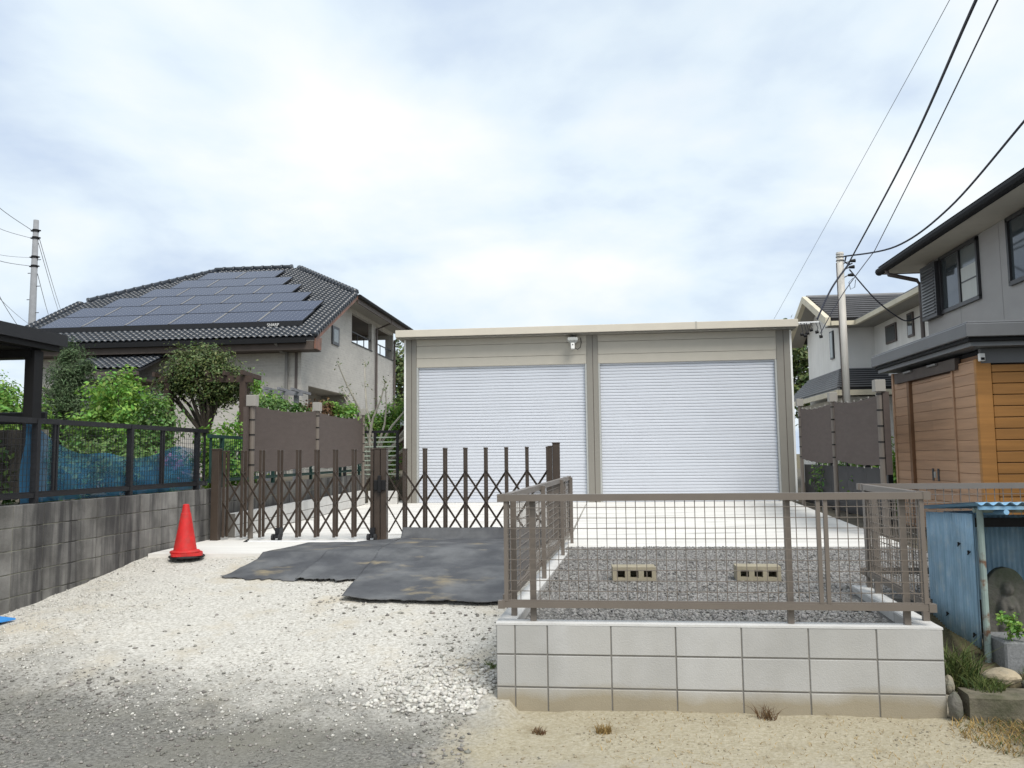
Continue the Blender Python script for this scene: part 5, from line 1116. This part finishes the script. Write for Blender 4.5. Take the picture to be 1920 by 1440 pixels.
plant('round_tree', 'round clipped olive green tree growing through the dark arbour', 'tree', (-7.12, 14.2, 1.06), [(-7.28, 14.2, 3.22, 0.60, 0.55, 0.36), (-6.90, 14.2, 2.98, 0.42, 0.45, 0.30), (-7.70, 14.2, 2.98, 0.42, 0.45, 0.24), (-7.05, 14.2, 2.72, 0.30, 0.35, 0.22), (-7.45, 14.2, 3.42, 0.25, 0.3, 0.16)], 21000, 210, 0.19, 0.062, 'leaf_olive', 26, trunk_r=0.075)
plant('bright_shrub', 'large glossy bright green shrub behind the blue net', 'shrub', (-8.05, 13, 1.06), [(-8.35, 13, 2.78, 0.34, 0.5, 0.22), (-7.75, 13, 2.45, 0.50, 0.5, 0.30), (-8.5, 12.9, 2.25, 0.55, 0.5, 0.3), (-8.0, 12.8, 1.9, 0.9, 0.5, 0.5)], 6000, 85, 0.17, 0.088, 'leaf_bright', 12, trunk_r=0.04)
plant('dark_shrub', 'dark leaved shrub at the end of the black fence', 'shrub', (-7.15, 12.6, 1.06), [(-7.2, 12.6, 2.15, 0.36, 0.4, 0.42), (-7.1, 12.5, 1.6, 0.5, 0.4, 0.5)], 4200, 60, 0.17, 0.075, 'leaf_mid', 8)
plant('young_tree', 'light green young tree rising beside the round tree', 'tree', (-8.9, 14.2, 1.06), [(-8.72, 14.2, 3.02, 0.25, 0.3, 0.22), (-9.0, 14.2, 2.7, 0.35, 0.3, 0.25), (-8.85, 14.2, 2.3, 0.4, 0.4, 0.4)], 3600, 60, 0.15, 0.09, 'leaf_bright', 7)
plant('conifer', 'soft grey green conifer beside the carport post', 'tree', (-10.15, 14.5, 1.06), [(-10.15, 14.5, 2.3, 0.55, 0.5, 0.75), (-10.15, 14.5, 3.1, 0.40, 0.4, 0.55), (-10.12, 14.5, 3.72, 0.2, 0.2, 0.36), (-9.75, 14.5, 3.35, 0.22, 0.2, 0.2)], 20000, 210, 0.15, 0.075, 'leaf_dark', 14, asp=0.25)
plant('garden_shrub', 'broad mid green shrub under the carport roof', 'shrub', (-10.7, 12.9, 1.06), [(-10.75, 13.0, 2.65, 0.75, 0.5, 0.50), (-10.2, 13.0, 2.30, 0.6, 0.5, 0.5), (-11.3, 13.2, 2.5, 0.7, 0.5, 0.6)], 17000, 210, 0.2, 0.09, 'leaf_bright', 9)
plant('hedge_plant', 'low leafy bush behind the black fence, beside the arbour post', 'shrub', (-6.55, 13.4, 1.06), [(-6.6, 13.4, 1.75, 0.55, 0.5, 0.55), (-6.2, 13.2, 1.5, 0.5, 0.5, 0.45)], 3600, 60, 0.18, 0.09, 'leaf_bright', 6)
plant('hedge_plant', 'long low garden bushes behind the blue net', 'shrub', (-7.6, 11.4, 1.06), [(-6.6, 10.9, 1.45, 0.6, 0.6, 0.35), (-7.4, 11.2, 1.6, 0.7, 0.6, 0.45), (-7.0, 9.4, 1.4, 0.7, 0.8, 0.3)], 7000, 110, 0.2, 0.09, 'leaf_mid', 6)
fl = thing('pink_flowers', 'pink flowering plant behind the blue net', 'flower', (-6.0, 10.9, 1.06))
P, Nn, cen = crown_pts([(-6.05, 10.9, 1.55, 0.35, 0.25, 0.14)], 130, 22, 0.07); m_ = leaf_mesh('petals', P - np.array((-6.0, 10.9, 1.06)), Nn, 0.055 * np.ones(len(P)), 'flower_pink', 0.8)
o = bpy.data.objects.new('petals', m_); COL.objects.link(o); o.parent = fl
mb = MB()
for k in range(9): e_ = cen[k]; mb.tube([(-6.0 + random.uniform(-.1, .1), 10.9, 1.07), tuple(e_)], [0.008, 0.004], 5)
part('stem', mb, 'leaf_mid', fl)
plant('vine', 'pale flowering vine climbing the grey pergola', 'vine', (-7.75, 17.6, 1.06), [(-7.75, 17.6, 3.25, 0.22, 0.2, 0.25), (-7.35, 17.5, 2.85, 0.45, 0.3, 0.2), (-7.6, 17.5, 2.4, 0.5, 0.4, 0.4)], 4200, 70, 0.15, 0.085, 'leaf_bright', 7)
plant('garden_shrub', 'green shrub rising above the brown screen by the pergola', 'shrub', (-6.9, 16.6, 1.06), [(-7.1, 16.6, 2.55, 0.5, 0.4, 0.25), (-6.5, 16.6, 2.45, 0.4, 0.4, 0.25)], 4000, 60, 0.16, 0.09, 'leaf_mid', 7)
plant('garden_shrub', 'reddish brown shrub showing above the brown screen', 'shrub', (-6.2, 17.2, 1.06), [(-6.2, 17.2, 2.55, 0.42, 0.35, 0.20)], 2600, 40, 0.14, 0.07, 'leaf_brown', 7)
plant('garden_shrub', 'bright leafy shrub over the far brown screen panel', 'shrub', (-5.75, 17.4, 1.06), [(-5.95, 17.4, 2.62, 0.18, 0.2, 0.20), (-5.6, 17.4, 2.52, 0.25, 0.2, 0.16)], 1500, 26, 0.13, 0.11, 'leaf_bright', 6)
plant('hedge_plant', 'green hedge bush behind the slatted fence', 'shrub', (-5.5, 20.0, 1.06), [(-5.55, 20.0, 2.35, 0.45, 0.4, 0.38), (-5.2, 20.2, 2.7, 0.25, 0.3, 0.3), (-5.6, 20.0, 1.7, 0.6, 0.4, 0.6)], 6500, 90, 0.16, 0.085, 'leaf_bright', 8)
# nearly bare pale-branched shrub
bs = thing('bare_shrub', 'nearly leafless shrub with pale twisted branches', 'shrub', (-5.75, 19.7, 1.06)); mb = MB(); tips = []
for k in range(15):
    a = random.uniform(-1.3, 1.3); L_ = random.uniform(1.9, 3.1); p = Vector((-5.62 + random.uniform(-.1, .1), 19.5, 1.06)); pts = [p.copy()]
    d = Vector((sin(a) * 0.45, random.uniform(-.3, .3), 1)).normalized()
    for q in range(5): d = (d + Vector((sin(a) * 0.22 + random.uniform(-.25, .25), random.uniform(-.15, .15), -0.05))).normalized(); p = p + d * L_ / 5; pts.append(p.copy())
    mb.tube(pts, [0.045, 0.040, 0.034, 0.027, 0.020, 0.012], 5); tips.append(pts[-1]); tips.append(pts[-2])
part('branches', mb, 'bark_pale', bs)
Pt = np.array([tuple(t) for t in tips])[RNG.integers(0, len(tips), 260)] + RNG.normal(0, 0.07, (260, 3))
m_ = leaf_mesh('leaves', Pt - np.array((-5.75, 19.7, 1.06)), RNG.normal(0, 1, (260, 3)), 0.07 * np.ones(260), 'leaf_olive'); o = bpy.data.objects.new('leaves', m_); COL.objects.link(o); o.parent = bs
plant('tall_tree', 'tall loose green tree behind the white house', 'tree', (8.6, 36, 0.42), [(8.6, 36, 5.4, 1.3, 1.0, 1.3), (8.9, 36, 4.0, 1.5, 1.0, 1.2), (8.2, 36, 6.6, 0.7, 0.6, 0.6)], 7000, 110, 0.42, 0.2, 'leaf_olive', 12, trunk_r=0.12)
plant('tall_tree', 'tall thin tree showing between tiled house and garage', 'tree', (-11.0, 46, 0.42), [(-11.2, 46, 6.5, 1.3, 1.0, 2.0), (-10.8, 46, 4.5, 1.6, 1.0, 1.6)], 6000, 90, 0.5, 0.25, 'leaf_olive', 12, trunk_r=0.14)
plant('yard_bush', 'green bush between brown screen and wooden shed', 'shrub', (4.9, 15.4, 0.5), [(5.0, 15.4, 1.35, 0.5, 0.5, 0.5), (4.9, 15.2, 0.85, 0.6, 0.5, 0.4)], 4500, 70, 0.18, 0.09, 'leaf_bright', 6)
plant('yard_bush', 'low dark green bush under the right brown screen', 'shrub', (4.9, 17.4, 0.5), [(4.7, 17.2, 1.0, 0.6, 0.4, 0.4), (5.3, 17.6, 1.1, 0.6, 0.5, 0.5)], 4500, 70, 0.2, 0.09, 'leaf_mid', 6)
plant('shrine_plant', 'small bright yellow green potted sprig before the stone figure', 'plant', (2.56, 5.63, 0.375), [(2.55, 5.63, 0.50, 0.06, 0.05, 0.05), (2.58, 5.62, 0.44, 0.055, 0.05, 0.05), (2.49, 5.62, 0.52, 0.05, 0.04, 0.02)], 230, 20, 0.035, 0.036, 'leaf_bright', 7, bark='leaf_mid', trunk_r=0.005, asp=0.6)

def tuft(name, label, c, r, h, n, mt, cat='grass', kind=None, lean=0.5):
    mb = MB()
    for k in range(n):
        a = random.uniform(0, 2 * pi); q = r * sqrt(random.random()); x, y = c[0] + q * cos(a), c[1] + q * sin(a) * 0.8; z = float(gz(x, y)) - 0.005
        if len(c) > 2: z = c[2]
        hh = h * random.uniform(0.4, 1.1); dx_, dy_ = random.gauss(0, lean) * hh, random.gauss(0, lean) * hh; w = random.uniform(0.0015, 0.003) * (1 + h * 3); t = random.uniform(0, pi); wx_, wy_ = w * cos(t), w * sin(t)
        mb.add([(x - wx_, y - wy_, z), (x + wx_, y + wy_, z), (x + dx_ * 0.4 + wx_ * 0.7, y + dy_ * 0.4 + wy_ * 0.7, z + hh * 0.6), (x + dx_ * 0.4 - wx_ * 0.7, y + dy_ * 0.4 - wy_ * 0.7, z + hh * 0.6), (x + dx_, y + dy_, z + hh * 0.92)], [(0, 1, 2, 3), (3, 2, 4)])
    return solo(name, mb, mt, label, cat, kind=kind)
tuft('weed_tuft', 'tall green weeds between block wall end and shrine post', (2.18, 5.52), 0.12, 0.26, 330, 'grass_green')
tuft('weed_tuft', 'olive weeds hanging over the mossy kerb', (2.26, 5.34, 0.15), 0.11, 0.09, 260, 'grass_green', lean=0.8)
tuft('weed_tuft', 'low weeds before the granite plinth', (2.75, 5.45, 0.16), 0.22, 0.10, 420, 'grass_green', lean=0.8)
tuft('dry_grass', 'dry grass fringe at the foot of the mossy kerb', (2.55, 4.95), 0.62, 0.05, 3200, 'grass_dry', kind='stuff', lean=0.9)
tuft('weed_tuft', 'spiky dead weed at the wall foot below the fence panel joint', (0.94, 5.17), 0.06, 0.10, 60, 'leaf_brown', lean=0.6)
tuft('weed_tuft', 'orange dry grass tuft on the sandy strip', (-0.03, 4.86), 0.05, 0.06, 130, 'grass_dry', lean=0.4)
tuft('weed_tuft', 'small brown grass tuft on the sand near the wall corner', (-0.40, 4.84), 0.04, 0.05, 80, 'leaf_brown', lean=0.5)
tuft('weed_tuft', 'dark little weed in gravel beside the wall corner', (-0.80, 5.75), 0.035, 0.06, 60, 'leaf_olive', lean=0.5)
mb = MB()
tuft('dry_sprigs', 'sparse dry sprigs scattered over the sandy strip', (0.9, 4.92), 1.05, 0.026, 900, 'grass_dry', kind='stuff', lean=1.2)

# ------------------------------------------------------------------ garden timber
A = thing('garden_arbour', 'dark brown timber arbour framing the round tree', 'arbour', (-7.2, 14.2, 1.06))
for x, y in ((-7.78, 13.9), (-8.06, 14.5), (-6.36, 13.9), (-6.58, 14.5)): part('post', MB().box(x - 0.05, y - 0.05, 1.06, x + 0.05, y + 0.05, 2.97), 'dark_timber', A)
part('beam', MB().obox((-7.95, 13.9, 3.05), (-6.20, 13.9, 3.01), 0.06, 0.12), 'dark_timber', A); part('beam', MB().obox((-8.20, 14.5, 3.05), (-6.45, 14.5, 3.01), 0.06, 0.12), 'dark_timber', A)
for k in range(6): x = -7.98 + k * 0.33; part('rafter', MB().obox((x, 13.75, 3.12), (x - 0.05, 14.65, 3.10), 0.05, 0.08), 'dark_timber', A)
A = thing('pergola', 'grey weathered timber pergola above the brown screen', 'pergola', (-8.0, 19, 1.06))
for x in (-8.45, -8.05, -7.35): part('post', MB().box(x - 0.05, 18.95, 1.06, x + 0.05, 19.05, 3.18), 'grey_timber', A)
part('beam', MB().obox((-8.75, 18.9, 3.26), (-7.15, 18.9, 3.14), 0.05, 0.10), 'grey_timber', A)
for k in range(5): x = -8.6 + k * 0.33; part('rafter', MB().obox((x, 18.5, 3.31 - 0.02 * k), (x + 0.05, 19.6, 3.27 - 0.02 * k), 0.05, 0.06), 'grey_timber', A)
for x, s_ in ((-8.4, 1), (-7.4, -1)): part('brace', MB().obox((x, 18.96, 2.6), (x + 0.4 * s_, 18.96, 3.16), 0.05, 0.07), 'grey_timber', A)
PT = thing('patio_cover', 'pale sloping patio cover behind the brown screen', 'patio cover', (-6.7, 21.5, 1.06))
part('sheet_roof', MB().prism([(-7.2, 21.0, 2.62), (-6.2, 21.0, 2.36), (-6.2, 21.0, 2.32), (-7.2, 21.0, 2.58)], (0, 3.0, 0)), 'soffit_cream', PT)
for x in (-7.1, -6.3): part('post', MB().box(x - 0.03, 21.2, 1.06, x + 0.03, 21.26, 2.34), 'pipe_grey', PT)


# ------------------------------------------------------------------ poles and wires
def sagwire(name, label, pts, r, mt, n=24, group=None):
    P_ = [Vector(p) for p in pts]; out = []
    for i in range(n + 1):                                 # smooth curve through the points
        t = i / n * (len(P_) - 1); k = min(int(t), len(P_) - 2); f = t - k; p0, p1, p2, p3 = P_[max(k - 1, 0)], P_[k], P_[k + 1], P_[min(k + 2, len(P_) - 1)]
        out.append(0.5 * ((2 * p1) + (p2 - p0) * f + (2 * p0 - 5 * p1 + 4 * p2 - p3) * f * f + (3 * p1 - p0 - 3 * p2 + p3) * f ** 3))
    return solo(name, MB().tube(out, r, 6), mt, label, 'wire', group)
UP = thing('utility_pole', 'tall grey concrete utility pole with step bolts', 'pole', (-30.15, 40, 0.4))
part('shaft', MB().tube([(-30.15, 40, 0.4), (-30.15, 40, 14.58)], [0.26, 0.135], 14), 'pole_concrete', UP, smooth=True)
for z in (14.0, 13.6, 12.55, 12.05): part('band', MB().tube([(-30.15, 40, z - 0.06), (-30.15, 40, z + 0.06)], 0.175, 12).box(-30.42, 39.95, z - 0.03, -29.88, 40.05, z + 0.03), 'gutter_dark', UP)
for k in range(9): z = 12.4 - k * 0.72; s_ = -1 if k % 2 else 1; part('step_bolt', MB().tube([(-30.15 + s_ * 0.15, 40, z), (-30.15 + s_ * 0.36, 40, z)], 0.02, 6), 'gutter_dark', UP)
for a, b, r, lb in (((-30.37, 40, 14.03), (-25.7, 30, 13.1), 0.02, 'thin wire from the tall pole top band'), ((-30.35, 40, 13.59), (-25.63, 30, 11.71), 0.016, 'thin wire from the tall pole second band'), ((-30.37, 40, 12.53), (-25.56, 30, 10.35), 0.013, 'faint wire from the tall pole third band'), ((-30.35, 40, 12.07), (-25.55, 30, 10.19), 0.02, 'dark wire from the tall pole lowest band'),
                    ((-29.95, 40, 13.63), (-49.57, 70, 14.7), 0.022, 'guy wire running back from the tall pole top'), ((-29.97, 40, 13.33), (-49.84, 70, 14.71), 0.022, 'second guy wire running back from the tall pole'), ((-29.95, 40, 11.64), (-43.52, 60, 12.43), 0.022, 'lower guy wire running back behind the roof'), ((-21.5, 26, 8.44), (-29.33, 38, 8.37), 0.018, 'slanting wire over the carport'), ((-24.78, 30, 8.84), (-37.68, 50, 10.59), 0.014, 'faint slanting wire over the carport')):
    A_, B_ = Vector(a), Vector(b); M_ = (A_ + B_) / 2 - Vector((0, 0, 0.12)); sagwire('power_wire', lb, [A_, M_, B_], r * 0.75, 'wire_grey', 10)
SP = thing('service_pole', 'slim cream steel service pole behind the right screen', 'pole', (5.74, 20, 0.5))
part('shaft', MB().tube([(5.745, 20, 0.5), (5.745, 20, 6.32)], [0.088, 0.080], 14), 'pole_cream', SP, smooth=True); part('cap', MB().tube([(5.745, 20, 6.32), (5.745, 20, 6.37)], [0.094, 0.085], 14), 'pole_cream', SP)
for z in (6.26, 6.17): part('band', MB().tube([(5.745, 20, z - 0.012), (5.745, 20, z + 0.012)], 0.096, 12), 'pipe_grey', SP)
part('earth_wire', MB().tube([(5.64, 19.93, 6.1), (5.64, 19.93, 0.6)], 0.012, 6), 'pipe_brown', SP)
for (x, z) in ((6.03, 6.14), (6.0, 5.99), (5.97, 5.80)):
    i_ = part('insulator', MB().tube([(x - 0.07, 19.95, z), (x + 0.05, 19.95, z + 0.01)], [0.03, 0.045], 8), 'black_matte', SP); part('bracket', MB().tube([(5.80, 19.97, z - 0.05), (x - 0.06, 19.95, z)], 0.014, 6), 'pipe_grey', i_)
part('cable_loop', MB().tube([(5.87, 19.93, 6.26), (5.83, 19.92, 6.12), (5.92, 19.92, 6.04), (6.0, 19.92, 6.08)], 0.018, 6), 'wire_dark', SP)
part('cable_loop', MB().tube([(6.0, 19.93, 5.72), (5.90, 19.92, 5.62), (5.93, 19.92, 5.45), (6.03, 19.92, 5.5), (6.06, 19.93, 5.68)], 0.008, 6), 'wire_dark', SP)
sagwire('power_wire', 'thick dark wire from garage corner past the service pole', [(4.75, 18.42, 4.52), (5.30, 19.2, 5.35), (5.93, 19.9, 6.08), (4.81, 13, 6.17), (3.68, 8, 5.93), (3.45, 7, 5.86)][0:3], 0.022, 'wire_dark', 16)
sagwire('power_wire', 'thick dark wire rising from the service pole overhead', [(5.94, 20.0, 6.10), (4.81, 13, 6.21), (3.68, 8, 5.93), (3.0, 5, 5.7)], 0.018, 'wire_dark', 40)
sagwire('power_wire', 'slim dark wire rising overhead beside the thick one', [(5.99, 20.0, 5.86), (6.55, 20.0, 6.38), (5.14, 13, 6.36), (3.88, 8, 5.92), (3.1, 5, 5.6)][1:], 0.010, 'wire_dark', 40)
sagwire('power_wire', 'slim wire crossing from garage corner to overhead line', [(4.80, 18.42, 4.20), (5.6, 19.4, 5.25), (6.55, 20.0, 6.38)], 0.010, 'wire_dark', 16)
sagwire('power_wire', 'faint grey wire high above the garage roof end', [(5.38, 26, 5.74), (4.92, 16, 6.91), (3.87, 9, 6.5), (3.3, 6, 6.2)], 0.0045, 'wire_grey', 40)
sagwire('power_wire', 'sagging dark cable from pole top over the grey house eave', [(5.84, 20, 6.27), (6.34, 18, 5.98), (6.43, 15.5, 6.05), (6.10, 12, 6.30), (5.85, 9.5, 6.5)], 0.019, 'wire_dark', 40)
sagwire('service_drop', 'dark cable with pale spiral wrap dropping to the white house', [(5.95, 20, 5.95), (6.5, 20, 5.22), (6.95, 19.95, 4.78), (7.2, 19.95, 4.66), (7.51, 20, 4.77)], 0.016, 'wire_dark', 24)
BR = thing('wire_bracket', 'galvanised wire bracket with black insulators on the garage corner', 'bracket', (4.45, 18.4, 4.1))
part('arm', MB().tube([(4.25, 18.42, 4.45), (4.78, 18.42, 4.45)], 0.016, 8).tube([(4.25, 18.42, 4.42), (4.60, 18.42, 4.42)], 0.010, 6), 'alu_strip', BR)
for k, (x, z) in enumerate(((4.40, 4.18), (4.47, 4.15), (4.52, 4.2), (4.60, 4.27), (4.72, 4.22), (4.80, 4.12))):
    i_ = part('insulator', MB().tube([(x - 0.03, 18.38, z), (x + 0.03, 18.38, z + 0.01)], 0.035, 8), 'black_matte', BR); part('lead', MB().tube([(x, 18.39, z), (x + 0.03, 18.4, z + 0.10), (x - 0.01, 18.41, 4.44)], 0.008, 5), 'wire_dark', i_)

DF = thing('dark_fence', 'dark panel fence in shade under the right brown screen', 'fence', (4.32, 15.5, 0.5))
for k in range(5):
    y0 = 12.95 + k * 1.12; part('panel', MB().box(4.28 + 0.02 * k, y0, 0.52, 4.31 + 0.02 * k, y0 + 1.08, 1.34), 'black_metal', DF)
    part('post', MB().box(4.26 + 0.02 * k, y0 - 0.035, 0.50, 4.33 + 0.02 * k, y0 - 0.002, 1.42), 'black_metal', DF)

tuft('low_grass', 'thin olive grass growing through the dry grass by the lane', (2.6, 4.95), 0.65, 0.04, 1500, 'grass_green', kind='stuff', lean=0.9)
